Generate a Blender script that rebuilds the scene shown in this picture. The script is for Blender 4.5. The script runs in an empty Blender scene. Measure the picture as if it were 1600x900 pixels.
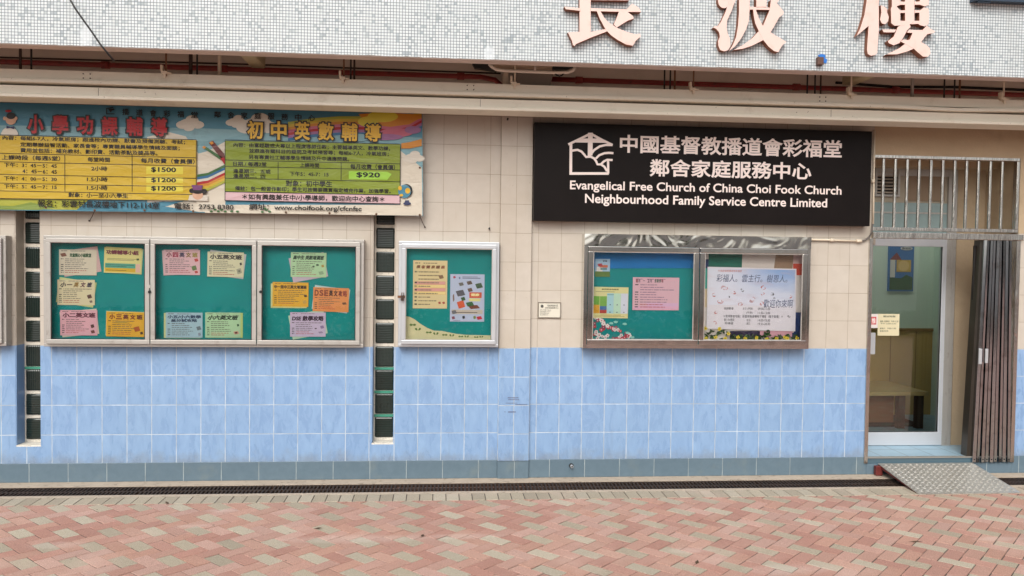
import bpy, math, random
import numpy as np
from mathutils import Vector, Matrix
from mathutils.geometry import delaunay_2d_cdt
random.seed(7)
S = bpy.context.scene
COL = S.collection
R = math.radians

# ------------------------------------------------------------------ camera, sky, sun, exposure
YAW, PITCH, ROLL, DIST, HGT, FPX = 0.0876, -0.0313, 0.0127, 7.0554, 1.8312, 1315.9
cy, sy, cp, sp = math.cos(YAW), math.sin(YAW), math.cos(PITCH), math.sin(PITCH)
FW = Vector((sy*cp, cy*cp, sp))
RT0 = Vector((cy, -sy, 0.0)); UP0 = RT0.cross(FW)
RT = RT0*math.cos(ROLL) + UP0*math.sin(ROLL)
UP = UP0*math.cos(ROLL) - RT0*math.sin(ROLL)
CAMLOC = Vector((0, -DIST, HGT))
cam = bpy.data.cameras.new('camera')
cam.sensor_width = 36.0; cam.lens = FPX/1600*36; cam.clip_start = .05; cam.clip_end = 500
camo = bpy.data.objects.new('camera', cam); COL.objects.link(camo)
camo.matrix_world = Matrix(((RT.x, UP.x, -FW.x, CAMLOC.x), (RT.y, UP.y, -FW.y, CAMLOC.y), (RT.z, UP.z, -FW.z, CAMLOC.z), (0, 0, 0, 1)))
S.camera = camo

SUN_EL, SUN_AZ = 42.0, 197.0           # hazy sun, high and behind the photographer
w = bpy.data.worlds.new('World'); S.world = w; w.use_nodes = True
nt = w.node_tree; nt.nodes.clear()
sky = nt.nodes.new('ShaderNodeTexSky'); sky.sky_type = 'NISHITA'; sky.sun_disc = False
sky.sun_elevation = R(SUN_EL); sky.sun_rotation = R(SUN_AZ); sky.air_density = 1.0; sky.dust_density = 5.0; sky.ozone_density = 1.0
hs = nt.nodes.new('ShaderNodeHueSaturation'); hs.inputs['Saturation'].default_value = .36
bg = nt.nodes.new('ShaderNodeBackground'); bg.inputs['Strength'].default_value = .15
wo = nt.nodes.new('ShaderNodeOutputWorld')
nt.links.new(sky.outputs[0], hs.inputs['Color']); nt.links.new(hs.outputs[0], bg.inputs[0]); nt.links.new(bg.outputs[0], wo.inputs[0])
sl = bpy.data.lights.new('sun', 'SUN'); sl.energy = 1.1; sl.angle = R(38); sl.color = (1.0, .975, .93)
so = bpy.data.objects.new('sun', sl); COL.objects.link(so)
sd = Vector((math.sin(R(SUN_AZ))*math.cos(R(SUN_EL)), math.cos(R(SUN_AZ))*math.cos(R(SUN_EL)), math.sin(R(SUN_EL))))
so.rotation_euler = sd.to_track_quat('Z', 'Y').to_euler(); so.location = (0, -10, 12)
S.view_settings.view_transform = 'Standard'; S.view_settings.look = 'None'
S.view_settings.exposure = 0.24; S.view_settings.gamma = 1; S.view_settings.use_curve_mapping = False
S.cycles.max_bounces = 8; S.cycles.transparent_max_bounces = 12
S.cycles.use_denoising = True

# ------------------------------------------------------------------ pixel -> place
def at(px, py, Y=0.0):
    d = FW + RT*((px-800)/FPX) - UP*((py-450)/FPX)
    t = (Y+DIST)/d.y
    return CAMLOC + d*t
def grd(px, py, z=0.0):
    d = FW + RT*((px-800)/FPX) - UP*((py-450)/FPX)
    return CAMLOC + d*((z-HGT)/d.z)
def rect(x0, y0, x1, y1, Y):
    ym, xm = (y0+y1)/2, (x0+x1)/2
    return at(x0, ym, Y).x, at(xm, y1, Y).z, at(x1, ym, Y).x, at(xm, y0, Y).z     # X0 Z0 X1 Z1
def P(pts, Y):
    return [(lambda v: (v.x, v.z))(at(x, y, Y)) for x, y in pts]
def C(h, k=1.0):
    h = h.lstrip('#'); o = []
    if len(h) == 3: h = ''.join(c*2 for c in h)
    for i in (0, 2, 4):
        c = int(h[i:i+2], 16)/255
        o.append((c/12.92 if c <= .04045 else ((c+.055)/1.055)**2.4)*k)
    return tuple(o)

FY = -.88                                     # face of the mosaic fascia
FZ = sum(at(x, y, FY).z for x, y in ((400, 81), (800, 95), (1200, 108)))/3

# ------------------------------------------------------------------ node helper
class NT:
    def __init__(s, name):
        s.m = bpy.data.materials.new(name); s.m.use_nodes = True
        s.t = s.m.node_tree; s.t.nodes.clear()
        s.out = s.t.nodes.new('ShaderNodeOutputMaterial')
    def n(s, typ, **kw):
        nd = s.t.nodes.new('ShaderNode'+typ)
        for k, v in kw.items(): setattr(nd, k, v)
        return nd
    def set(s, sock, v):
        if isinstance(v, bpy.types.NodeSocket): s.t.links.new(v, sock)
        elif v is not None:
            if sock.type == 'RGBA' and len(v) == 3: v = (*v, 1)
            sock.default_value = v
    def math(s, op, a, b=None, c=None, clamp=False):
        nd = s.n('Math', operation=op, use_clamp=clamp)
        for i, v in enumerate((a, b, c)):
            if v is not None: s.set(nd.inputs[i], v)
        return nd.outputs[0]
    def mix(s, f, a, b, blend='MIX'):
        nd = s.n('Mix', data_type='RGBA', blend_type=blend)
        s.set(nd.inputs[0], f); s.set(nd.inputs[6], a); s.set(nd.inputs[7], b)
        return nd.outputs[2]
    def pos(s): return s.n('NewGeometry').outputs['Position']
    def obj(s): return s.n('TexCoord').outputs['Object']
    def sep(s, v):
        nd = s.n('SeparateXYZ'); s.set(nd.inputs[0], v); return nd.outputs
    def comb(s, x, y, z=0.0):
        nd = s.n('CombineXYZ')
        for i, v in enumerate((x, y, z)): s.set(nd.inputs[i], v)
        return nd.outputs[0]
    def mapping(s, v, loc=(0, 0, 0), rot=(0, 0, 0), sc=(1, 1, 1)):
        nd = s.n('Mapping'); s.set(nd.inputs[0], v)
        nd.inputs[1].default_value = loc; nd.inputs[2].default_value = rot; nd.inputs[3].default_value = sc
        return nd.outputs[0]
    def noise(s, v, scale, detail=3, rough=.55, dist=0.0):
        nd = s.n('TexNoise'); s.set(nd.inputs['Vector'], v)
        nd.inputs['Scale'].default_value = scale; nd.inputs['Detail'].default_value = detail
        nd.inputs['Roughness'].default_value = rough; nd.inputs['Distortion'].default_value = dist
        return nd.outputs[0]
    def white(s, v):
        nd = s.n('TexWhiteNoise', noise_dimensions='3D'); s.set(nd.inputs[0], v); return nd.outputs
    def ramp(s, f, a, b):       # smooth 0..1 between a and b
        nd = s.n('MapRange', interpolation_type='SMOOTHSTEP', clamp=True)
        s.set(nd.inputs[0], f); nd.inputs[1].default_value = a; nd.inputs[2].default_value = b
        return nd.outputs[0]
    def bump(s, h, strength, dist=.01):
        nd = s.n('Bump'); s.set(nd.inputs['Height'], h); nd.inputs['Strength'].default_value = strength; nd.inputs['Distance'].default_value = dist
        return nd.outputs[0]
    def bsdf(s, col, rough=.5, metal=0.0, normal=None, spec=.5, coat=0.0, **kw):
        b = s.n('BsdfPrincipled')
        s.set(b.inputs['Base Color'], col); s.set(b.inputs['Roughness'], rough); s.set(b.inputs['Metallic'], metal)
        s.set(b.inputs['Specular IOR Level'], spec); b.inputs['Coat Weight'].default_value = coat
        if normal is not None: s.set(b.inputs['Normal'], normal)
        for k, v in kw.items(): s.set(b.inputs[k], v)
        s.t.links.new(b.outputs[0], s.out.inputs[0]); return s.m

_mc = {}
def plain(name, col, rough=.55, metal=0.0, var=.12, scale=6.0, bump=0.0, bscale=60, spec=.5, dirt=None, world=False):
    if name in _mc: return _mc[name]
    t = NT(name); v = t.pos() if world else t.obj()
    n1 = t.noise(v, scale, 5)
    c = t.mix(n1, tuple(x*(1-var) for x in col), tuple(min(1, x*(1+var)) for x in col))
    if dirt:
        n2 = t.ramp(t.noise(v, scale*2.7, 6, .65), .53, .72)
        c = t.mix(t.math('MULTIPLY', n2, dirt[1]), c, dirt[0])
    nm = t.bump(t.noise(v, bscale, 4), bump, .004) if bump else None
    r = t.math('ADD', t.math('MULTIPLY', n1, .15), rough-.075)
    _mc[name] = t.bsdf(c, r, metal, nm, spec); return _mc[name]
def ink(hexc, k=1.0, rough=.5):
    return plain('ink_'+hexc.strip('#')+('' if k == 1 else '_%d' % int(k*100)), C(hexc, k), rough, var=.05, scale=9)

# ------------------------------------------------------------------ surfaces
TW, TH, ZB = .1948, .2414, 1.1095
def tile_mat(name, x0, tw, th, z0, kind):
    t = NT(name); p = t.pos(); X, Y, Z = t.sep(p)
    u = t.math('DIVIDE', t.math('SUBTRACT', X, x0), tw); v = t.math('DIVIDE', t.math('SUBTRACT', Z, z0), th)
    fu, fv = t.math('FRACT', u), t.math('FRACT', v)
    cell = t.comb(t.math('FLOOR', u), t.math('FLOOR', v), x0)
    du = t.math('MULTIPLY', t.math('SUBTRACT', .5, t.math('ABSOLUTE', t.math('SUBTRACT', fu, .5))), tw)
    dv = t.math('MULTIPLY', t.math('SUBTRACT', .5, t.math('ABSOLUTE', t.math('SUBTRACT', fv, .5))), th)
    d = t.math('MINIMUM', du, dv)
    wr = t.white(cell); rnd = wr[0]
    big = t.noise(p, 1.1, 4)
    if kind == 'blue':
        q = t.n('VectorMath', operation='ADD'); t.set(q.inputs[0], p)
        sc = t.n('VectorMath', operation='SCALE'); t.set(sc.inputs[0], wr[1]); sc.inputs['Scale'].default_value = 9
        t.t.links.new(sc.outputs[0], q.inputs[1])
        m = t.mapping(q.outputs[0], rot=(0, R(-28), 0), sc=(8.0, 1, 2.8))
        st = t.noise(m, 1.9, 5, .6, .6); fine = t.noise(m, 7, 4)
        col = t.mix(t.ramp(st, .2, .8), C('#7b99bf'), C('#90afd1'))
        col = t.mix(t.math('MULTIPLY', t.ramp(fine, .5, .75), .22), col, C('#9dbcdc'))
        col = t.mix(t.math('MULTIPLY', rnd, .2), col, C('#7598c4'))
        col = t.mix(t.math('MULTIPLY', t.ramp(big, .42, .7), .25), col, C('#86a3c0'))
        mk = t.mapping(p, sc=(8, 8, .6)); drip = t.ramp(t.noise(mk, 1.9, 4), .58, .8); col = t.mix(t.math('MULTIPLY', drip, .14), col, C('#6f7d8c'))
        spl = t.math('MULTIPLY', t.ramp(t.math('ADD', Z, t.math('MULTIPLY', t.noise(p, 7, 5, .7), -.28)), .12, -.02), .5); col = t.mix(spl, col, C('#7c7f80'))
        chip = t.ramp(t.noise(p, 31, 2), .80, .82); col = t.mix(t.math('MULTIPLY', chip, .6), col, C('#d9dde0'))
        grout, gw, ro = C('#c8d2d8'), .0024, .22
        hh = st
    elif kind == 'cream':
        n = t.noise(p, 9, 5, .6)
        col = t.mix(n, C('#b5ada1'), C('#c8c1b6'))
        col = t.mix(t.math('MULTIPLY', rnd, .3), col, C('#b5ab9b'))
        col = t.mix(t.math('MULTIPLY', t.ramp(big, .45, .75), .35), col, C('#a39581'))
        sp_ = t.ramp(t.noise(p, 46, 2), .73, .8)
        col = t.mix(t.math('MULTIPLY', sp_, .35), col, C('#8d7358'))
        mk = t.mapping(p, sc=(7, 7, .55)); drip = t.ramp(t.noise(mk, 2.2, 4), .6, .8)
        col = t.mix(t.math('MULTIPLY', drip, .22), col, C('#9c8263'))
        grout, gw, ro = C('#9d8f7c'), .0014, .33
        hh = n
    else:
        n = t.noise(p, 14, 6, .65)
        col = t.mix(n, C('#566a77'), C('#6c808c')); col = t.mix(t.math('MULTIPLY', rnd, .25), col, C('#4f6472'))
        dd = t.ramp(t.noise(p, 5, 5), .55, .75); col = t.mix(t.math('MULTIPLY', dd, .3), col, C('#7d857f'))
        grout, gw, ro = C('#a9b3b4'), .0022, .4
        hh = n
    mask = t.ramp(d, gw*.6, gw*1.5)
    gn = t.ramp(t.noise(p, 6, 4), .35, .7)
    gcol = t.mix(gn, grout, tuple(g*.62 for g in grout))
    full = t.mix(mask, gcol, col)
    h = t.math('ADD', t.math('MULTIPLY', mask, 1.0), t.math('MULTIPLY', hh, .35))
    tilt = t.math('ADD', h, t.math('MULTIPLY', t.math('MULTIPLY', fu, rnd), .5))
    nm = t.bump(tilt, .28, .003)
    rr = t.math('ADD', t.math('MULTIPLY', t.math('SUBTRACT', 1.0, mask), .5), t.math('ADD', ro, t.math('MULTIPLY', hh, .12)))
    return t.bsdf(full, rr, 0, nm, .45)

def mosaic_mat():
    t = NT('mosaic_tiles'); p = t.pos(); X, Y, Z = t.sep(p); pt = .0217
    u = t.math('DIVIDE', t.math('ADD', X, 20), pt); v = t.math('DIVIDE', t.math('ADD', Z, 3.0), pt)
    fu, fv = t.math('SUBTRACT', t.math('FRACT', u), .5), t.math('SUBTRACT', t.math('FRACT', v), .5)
    cell = t.comb(t.math('FLOOR', u), t.math('FLOOR', v), 1.0); wr = t.white(cell); rnd = wr[0]
    e = t.math('POWER', t.math('ADD', t.math('POWER', t.math('ABSOLUTE', fu), 5), t.math('POWER', t.math('ABSOLUTE', fv), 5)), .2)
    mask = t.math('SUBTRACT', 1.0, t.ramp(e, .345, .445))
    big = t.noise(p, .9, 4); mid = t.noise(p, 5, 3)
    thr = t.math('ADD', .73, t.math('MULTIPLY', t.math('SUBTRACT', mid, .5), .5))
    grey = t.ramp(t.math('SUBTRACT', rnd, thr), .03, .3)
    c = t.mix(grey, C('#d0d6d7'), C('#9ea8ac'))
    c = t.mix(t.math('MULTIPLY', t.sep(wr[1])[1], .25), c, C('#b3c0c8'))
    g = t.mix(mid, C('#6c767c'), C('#8b9395'))
    full = t.mix(mask, g, c)
    # patches of white cement smeared over the mosaic
    acc = None
    for (px, py, rx, rz) in ((134, 58, .045, .10), (765, 84, .045, .07)):
        q = at(px, py, FY)
        a = t.math('POWER', t.math('DIVIDE', t.math('SUBTRACT', X, q.x), rx), 2); b = t.math('POWER', t.math('DIVIDE', t.math('SUBTRACT', Z, q.z), rz), 2)
        s_ = t.math('ADD', t.math('ADD', a, b), t.math('MULTIPLY', t.noise(p, 30, 3), 1.2))
        k = t.math('SUBTRACT', 1.0, t.ramp(s_, .9, 1.7)); acc = k if acc is None else t.math('MAXIMUM', acc, k)
    full = t.mix(t.math('MULTIPLY', acc, .6), full, C('#d6dde0'))
    edge = t.ramp(t.math('ADD', Z, t.math('MULTIPLY', t.noise(p, 18, 3), .012)), FZ+.006, FZ+.012)
    full = t.mix(edge, C('#6f6258'), full)
    mk = t.mapping(p, sc=(9, 9, .5)); drip = t.ramp(t.noise(mk, 1.6, 4), .55, .8)
    full = t.mix(t.math('MULTIPLY', drip, .22), full, C('#9b9a93'))
    nm = t.bump(mask, .35, .002)
    return t.bsdf(full, t.math('SUBTRACT', .6, t.math('MULTIPLY', mask, .38)), 0, nm, .5)

def plaster_mat(name, a, b, sc=26, bs=.5):
    t = NT(name); p = t.pos()
    n = t.noise(p, 3, 5); f = t.noise(p, sc, 5, .7)
    c = t.mix(n, a, b); c = t.mix(t.math('MULTIPLY', t.ramp(t.noise(p, 1.7, 5, .7), .5, .75), .35), c, tuple(x*.6 for x in a))
    return t.bsdf(c, .8, 0, t.bump(f, bs, .008), .25)

def paver_mat():
    t = NT('brick_pavers'); p = t.pos(); at_ = t.n('Attribute', attribute_name='tint', attribute_type='GEOMETRY').outputs['Color']
    sp1 = t.noise(p, 170, 2, .8); sp2 = t.noise(p, 38, 4, .7); big = t.noise(p, 1.3, 5, .6)
    c = t.mix(t.ramp(sp1, .3, .62), t.mix(.5, at_, (.06, .04, .035)), at_)
    c = t.mix(t.math('MULTIPLY', t.ramp(sp2, .55, .8), .4), c, C('#d8c0ae'))
    c = t.mix(t.math('MULTIPLY', t.ramp(big, .5, .78), .45), c, C('#cdb2a4'))
    X, Y, Z = t.sep(p); acc = None
    for (px, py, rx, ry) in ((560, 842, .55, .09), (345, 798, .13, .05), (90, 852, .2, .08), (1230, 890, .3, .1), (1075, 860, .18, .06), (720, 838, .3, .06), (300, 822, .15, .05), (1560, 842, .2, .05)):
        q = grd(px, py)
        a = t.math('POWER', t.math('DIVIDE', t.math('SUBTRACT', X, q.x), rx), 2); b = t.math('POWER', t.math('DIVIDE', t.math('SUBTRACT', Y, q.y), ry), 2)
        s_ = t.math('ADD', t.math('ADD', a, b), t.math('MULTIPLY', t.noise(p, 17, 4, .7), 1.5))
        k = t.math('SUBTRACT', 1.0, t.ramp(s_, .7, 2.0)); acc = k if acc is None else t.math('MAXIMUM', acc, k)
    c = t.mix(t.math('MULTIPLY', acc, .22), c, C('#d8ccc2'))
    ws = t.ramp(t.noise(p, 11, 5, .75), .68, .78); c = t.mix(t.math('MULTIPLY', ws, .55), c, C('#e2d8d0'))
    ds = t.ramp(t.noise(t.mapping(p, loc=(5, 3, 0)), 8, 5, .7), .67, .78); c = t.mix(t.math('MULTIPLY', ds, .5), c, C('#4c4038'))
    sk = t.ramp(t.noise(t.mapping(p, loc=(1, 9, 0)), 24, 1), .78, .80); c = t.mix(t.math('MULTIPLY', sk, .75), c, C('#33302c'))
    return t.bsdf(c, .85, 0, t.bump(sp1, .35, .003), .25)

def steel_mat(name, wav=.25, wsc=7.0, rough=.12, tint='#c9c6c0', dirt=.3, stretch=(1, 1, 1)):
    t = NT(name); p = t.obj(); q = t.mapping(p, sc=stretch)
    h = t.noise(q, wsc, 2, .5, .8); f = t.noise(p, 40, 4)
    c = t.mix(t.math('MULTIPLY', t.ramp(t.noise(p, 9, 5, .7), .5, .75), dirt), C(tint), C('#6d6259'))
    return t.bsdf(c, t.math('ADD', rough-.03, t.math('MULTIPLY', f, .1)), 1.0, t.bump(h, wav, .05))

def glass_mat(name='clear_glass', tint=(1, 1, 1), ior=1.5, refl=1.0):
    t = NT(name); tr = t.n('BsdfTransparent'); tr.inputs[0].default_value = (*tint, 1)
    gl = t.n('BsdfGlossy'); gl.inputs['Roughness'].default_value = .02
    fr = t.n('Fresnel'); fr.inputs[0].default_value = ior
    g = t.n('NewGeometry')
    mx = t.n('MixShader'); t.t.links.new(t.math('MULTIPLY', fr.outputs[0], refl, clamp=True), mx.inputs[0])
    t.t.links.new(tr.outputs[0], mx.inputs[1]); t.t.links.new(gl.outputs[0], mx.inputs[2]); t.t.links.new(mx.outputs[0], t.out.inputs[0])
    return t.m

def block_mat(name, vertical):
    t = NT(name); p = t.obj(); X, Y, Z = t.sep(p)
    if vertical == 2:
        wv = t.math('MAXIMUM', t.math('SINE', t.math('MULTIPLY', Z, 520)), t.math('SINE', t.math('MULTIPLY', X, 520)))
    else:
        wv = t.math('SINE', t.math('MULTIPLY', X if vertical else Z, 430))
    n = t.noise(p, 5, 3)
    c = t.mix(t.math('MULTIPLY', t.ramp(wv, .5, 1.0), .22), t.mix(n, (.004, .008, .006), (.018, .034, .028)), (.12, .15, .14))
    return t.bsdf(c, .06, 0, t.bump(wv, .18, .003), .5)

# ------------------------------------------------------------------ mesh builder
_tc = {}
def contours(body, shear, res):
    cu = bpy.data.curves.new('t', 'FONT'); cu.body = body; cu.shear = shear
    o = bpy.data.objects.new('t', cu); COL.objects.link(o)
    c = o.to_curve(bpy.context.evaluated_depsgraph_get()); out = []
    for sp_ in c.splines:
        q = []
        if sp_.type == 'BEZIER':
            bp = sp_.bezier_points; n = len(bp)
            for k in range(n):
                a, b = bp[k], bp[(k+1) % n]
                p0, p1, p2, p3 = a.co, a.handle_right, b.handle_left, b.co
                ch = (p3-p0).length; st_ = 1 if ((p1-p0).length+(p3-p2).length+(p2-p1).length) < ch*1.004+1e-6 else res
                for i in range(st_):
                    u = i/st_; w_ = 1-u; v = p0*w_**3+p1*3*w_*w_*u+p2*3*w_*u*u+p3*u**3; q.append((v.x, v.y))
        else: q = [(p_.co.x, p_.co.y) for p_ in sp_.points]
        r_ = [q[0]] if q else []
        for v in q[1:]:
            if math.hypot(v[0]-r_[-1][0], v[1]-r_[-1][1]) > 1e-4: r_.append(v)
        if len(r_) > 1 and math.hypot(r_[0][0]-r_[-1][0], r_[0][1]-r_[-1][1]) < 1e-4: r_.pop()
        if len(r_) > 2: out.append(np.array(r_))
    o.to_curve_clear(); bpy.data.objects.remove(o); bpy.data.curves.remove(cu)
    return out
def area(q): return .5*float(np.sum(q[:, 0]*np.roll(q[:, 1], -1)-np.roll(q[:, 0], -1)*q[:, 1]))
def glyphs(body, bold=0.0, shear=0.0, res=3):
    """filled outlines of a string, normalised to its bounding box; overlapping strokes are merged by winding number"""
    k = (body, bold, shear, res)
    if k in _tc: return _tc[k]
    cs = contours(body, shear, res)
    if not cs: _tc[k] = ([], []); return _tc[k]
    sgn = 1 if sum(area(q) for q in cs) > 0 else -1
    if sgn < 0: cs = [q[::-1] for q in cs]
    if bold:
        o2 = []
        for q in cs:
            e = np.roll(q, -1, 0)-q; e /= np.linalg.norm(e, axis=1)[:, None]; n = np.stack([e[:, 1], -e[:, 0]], 1); pn = np.roll(n, 1, 0)
            m = n+pn; d = np.maximum(1+np.sum(n*pn, 1), .55); o2.append(q+m/d[:, None]*bold)
        cs = o2
    V, F = [], []
    # split into glyph clusters by x so each triangulation stays small
    ob = sorted(cs, key=lambda q: q[:, 0].min()); groups = []; cur = []; mx = -1e9
    for q in ob:
        if cur and q[:, 0].min() > mx+1e-4: groups.append(cur); cur = []; mx = -1e9
        cur.append(q); mx = max(mx, q[:, 0].max())
    groups.append(cur)
    for gp in groups:
        pts = []; ed = []
        for q in gp:
            b = len(pts); pts += [Vector((float(x), float(y))) for x, y in q]; ed += [(b+i, b+(i+1) % len(q)) for i in range(len(q))]
        vs, es, fs, *_ = delaunay_2d_cdt(pts, ed, [], 0, 1e-6)
        if not fs: continue
        A = np.array([(v.x, v.y) for v in vs]); T = np.array([list(f)[:3] for f in fs]); cen = A[T].mean(1); wn = np.zeros(len(cen))
        for q in gp:
            a, b = q, np.roll(q, -1, 0)
            up = (a[None, :, 1] <= cen[:, None, 1]) & (b[None, :, 1] > cen[:, None, 1]); dn = (a[None, :, 1] > cen[:, None, 1]) & (b[None, :, 1] <= cen[:, None, 1])
            cr_ = (b[None, :, 0]-a[None, :, 0])*(cen[:, None, 1]-a[None, :, 1])-(cen[:, None, 0]-a[None, :, 0])*(b[None, :, 1]-a[None, :, 1])
            wn += ((up & (cr_ > 0)).sum(1)-(dn & (cr_ < 0)).sum(1))
        T = T[wn > .5]; b = len(V); V += [tuple(v) for v in A]; F += [tuple(int(i)+b for i in t_) for t_ in T]
    us = sorted({i for f in F for i in f}); mp = {i: n for n, i in enumerate(us)}; V = [V[i] for i in us]; F = [tuple(mp[i] for i in f) for f in F]
    x0 = min(v[0] for v in V); x1 = max(v[0] for v in V); y0 = min(v[1] for v in V); y1 = max(v[1] for v in V)
    V = [((x-x0)/(x1-x0), (y-y0)/max(y1-y0, 1e-6)) for x, y in V]
    fx = []
    for f in F:
        a, b, c = (V[i] for i in f)
        fx.append(f if (b[0]-a[0])*(c[1]-a[1])-(c[0]-a[0])*(b[1]-a[1]) > 0 else f[::-1])
    _tc[k] = (V, fx); return _tc[k]

class MB:
    def __init__(s): s.v = []; s.f = []; s.m = []; s.sm = []
    def add(s, vs, fs, m=0, smooth=False):
        b = len(s.v); s.v += [tuple(v) for v in vs]
        for f in fs: s.f.append(tuple(b+i for i in f)); s.m.append(m); s.sm.append(smooth)
        return s
    def box(s, x0, x1, y0, y1, z0, z1, m=0):
        return s.add([(x0, y0, z0), (x1, y0, z0), (x1, y1, z0), (x0, y1, z0), (x0, y0, z1), (x1, y0, z1), (x1, y1, z1), (x0, y1, z1)],
                     [(0, 3, 2, 1), (4, 5, 6, 7), (0, 1, 5, 4), (1, 2, 6, 5), (2, 3, 7, 6), (3, 0, 4, 7)], m)
    def hexa(s, bot, top, m=0):
        return s.add(list(bot)+list(top), [(0, 3, 2, 1), (4, 5, 6, 7), (0, 1, 5, 4), (1, 2, 6, 5), (2, 3, 7, 6), (3, 0, 4, 7)], m)
    def prism(s, pts, yf, yb, mf=0, ms=None):      # outline (X,Z) from front yf to back yb
        a = sum(pts[i][0]*pts[(i+1) % len(pts)][1]-pts[(i+1) % len(pts)][0]*pts[i][1] for i in range(len(pts)))
        if a < 0: pts = pts[::-1]
        n = len(pts); b = len(s.v)
        s.v += [(x, yf, z) for x, z in pts]+[(x, yb, z) for x, z in pts]
        s.f.append(tuple(b+i for i in range(n))); s.m.append(mf); s.sm.append(False)
        s.f.append(tuple(b+n+i for i in range(n))[::-1]); s.m.append(mf if ms is None else ms); s.sm.append(False)
        for i in range(n):
            j = (i+1) % n; s.f.append((b+j, b+i, b+n+i, b+n+j)); s.m.append(mf if ms is None else ms); s.sm.append(False)
        return s
    def sheet(s, pts, Y, m=0):
        a = sum(pts[i][0]*pts[(i+1) % len(pts)][1]-pts[(i+1) % len(pts)][0]*pts[i][1] for i in range(len(pts)))
        if a < 0: pts = pts[::-1]
        b = len(s.v); s.v += [(x, Y, z) for x, z in pts]; s.f.append(tuple(range(b, b+len(pts)))); s.m.append(m); s.sm.append(False); return s
    def tube(s, pts, r, m=0, seg=8, caps=True):
        pts = [Vector(p) for p in pts]; rings = []
        for i, p in enumerate(pts):
            d = (pts[min(i+1, len(pts)-1)]-pts[max(i-1, 0)]).normalized()
            a = d.cross(Vector((0, 0, 1)) if abs(d.z) < .9 else Vector((0, 1, 0))).normalized(); c = d.cross(a)
            rr = r[i] if isinstance(r, (list, tuple)) else r
            rings.append([p+a*rr*math.cos(6.2832*k/seg)+c*rr*math.sin(6.2832*k/seg) for k in range(seg)])
        b = len(s.v)
        for rg in rings: s.v += [tuple(q) for q in rg]
        for i in range(len(pts)-1):
            for k in range(seg):
                k2 = (k+1) % seg; s.f.append((b+i*seg+k, b+i*seg+k2, b+(i+1)*seg+k2, b+(i+1)*seg+k)); s.m.append(m); s.sm.append(True)
        if caps:
            s.f.append(tuple(b+k for k in range(seg))[::-1]); s.m.append(m); s.sm.append(False)
            e = b+(len(pts)-1)*seg; s.f.append(tuple(e+k for k in range(seg))); s.m.append(m); s.sm.append(False)
        return s
    def text(s, body, r, Y, m=0, bold=0.0, shear=0.0, rot=0.0, res=3, piv=None):
        x0, z0, x1, z1 = r; vs, fs = glyphs(body, bold, shear, res)
        if not vs: return s
        q = [(x0+(x1-x0)*u, z0+(z1-z0)*v) for u, v in vs]
        if rot:
            cx, cz = piv or ((x0+x1)/2, (z0+z1)/2); c, n = math.cos(rot), math.sin(rot)
            q = [(cx+(x-cx)*c-(z-cz)*n, cz+(x-cx)*n+(z-cz)*c) for x, z in q]
        return s.add([(x, Y, z) for x, z in q], fs, m)
    def build(s, name, mats, parent=None, loc=None, bevel=0.0):
        if not isinstance(mats, (list, tuple)): mats = [mats]
        if loc is None: loc = Vector((0, 0, 0)) if parent is None else parent_loc(parent)
        loc = Vector(loc)
        me = bpy.data.meshes.new(name); me.from_pydata([(x-loc.x, y-loc.y, z-loc.z) for x, y, z in s.v], [], s.f)
        for m in mats: me.materials.append(m)
        me.polygons.foreach_set('material_index', s.m); me.polygons.foreach_set('use_smooth', s.sm); me.update()
        o = bpy.data.objects.new(name, me); COL.objects.link(o)
        if parent is None: o.location = loc
        else: o.parent = parent
        if bevel:
            b = o.modifiers.new('bevel', 'BEVEL'); b.width = bevel; b.segments = 2; b.limit_method = 'ANGLE'
        return o
def parent_loc(p):
    l = Vector(p.location)
    while p.parent: p = p.parent; l += Vector(p.location)
    return l
def tag(o, label, cat, group=None):
    o['label'] = label; o['category'] = cat
    if group: o['group'] = group
    return o
def thing(name, label, cat, loc, group=None):
    o = bpy.data.objects.new(name, None); COL.objects.link(o); o.location = loc; o.empty_display_size = .1
    return tag(o, label, cat, group)
def ell(cx, cy_, rx, ry, n=18, a0=0, a1=360):
    return [(cx+rx*math.cos(R(a0+(a1-a0)*i/n)), cy_+ry*math.sin(R(a0+(a1-a0)*i/n))) for i in range(n if a1-a0 == 360 else n+1)]
def ringframe(mb, r, wd, y0, y1, m=0):    # picture frame made of four butted bars
    X0, Z0, X1, Z1 = r
    mb.box(X0, X1, y0, y1, Z1-wd, Z1, m); mb.box(X0, X1, y0, y1, Z0, Z0+wd, m)
    mb.box(X0, X0+wd, y0, y1, Z0+wd, Z1-wd, m); mb.box(X1-wd, X1, y0, y1, Z0+wd, Z1-wd, m)

# common materials
M_alu = plain('anodised_aluminium', C('#aeaba5'), .42, .35, .08, 5, dirt=(C('#7d7064'), .35))
M_alu2 = plain('pale_aluminium', C('#c3c7cb'), .35, .45, .05, 5)
M_black = plain('black_plastic', (.012, .011, .011), .4, var=.2)
M_dark = plain('dark_gap', (.015, .014, .013), .8)
M_cream = plain('cream_enamel', C('#ddd0ba'), .45, 0, .08, 3, dirt=(C('#8d7a60'), .35), world=True)
M_rust = plain('rusty_steel', C('#7d5a40'), .8, .3, .3, 30, bump=.3)
M_brown = plain('brown_sleeve', C('#3a2820'), .6, var=.2)
M_redpipe = plain('red_pipe_paint', C('#8a2a24'), .4, var=.25, scale=8, dirt=(C('#2e1010'), .6))
M_glass = glass_mat('cabinet_glass', refl=.85)
M_steel = steel_mat('mirror_steel', .26, 3.6, .07, '#cfcec9', .2)
M_polish = steel_mat('polished_steel_trim', .07, 3, .1, '#cfcdc8', .3, (1, 1, .4))
M_steel_b = steel_mat('brushed_steel', .15, 14, .2, stretch=(3, 3, .4))
M_pla = plaster_mat('tan_plaster', C('#a8957b'), C('#bca98d'))
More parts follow.
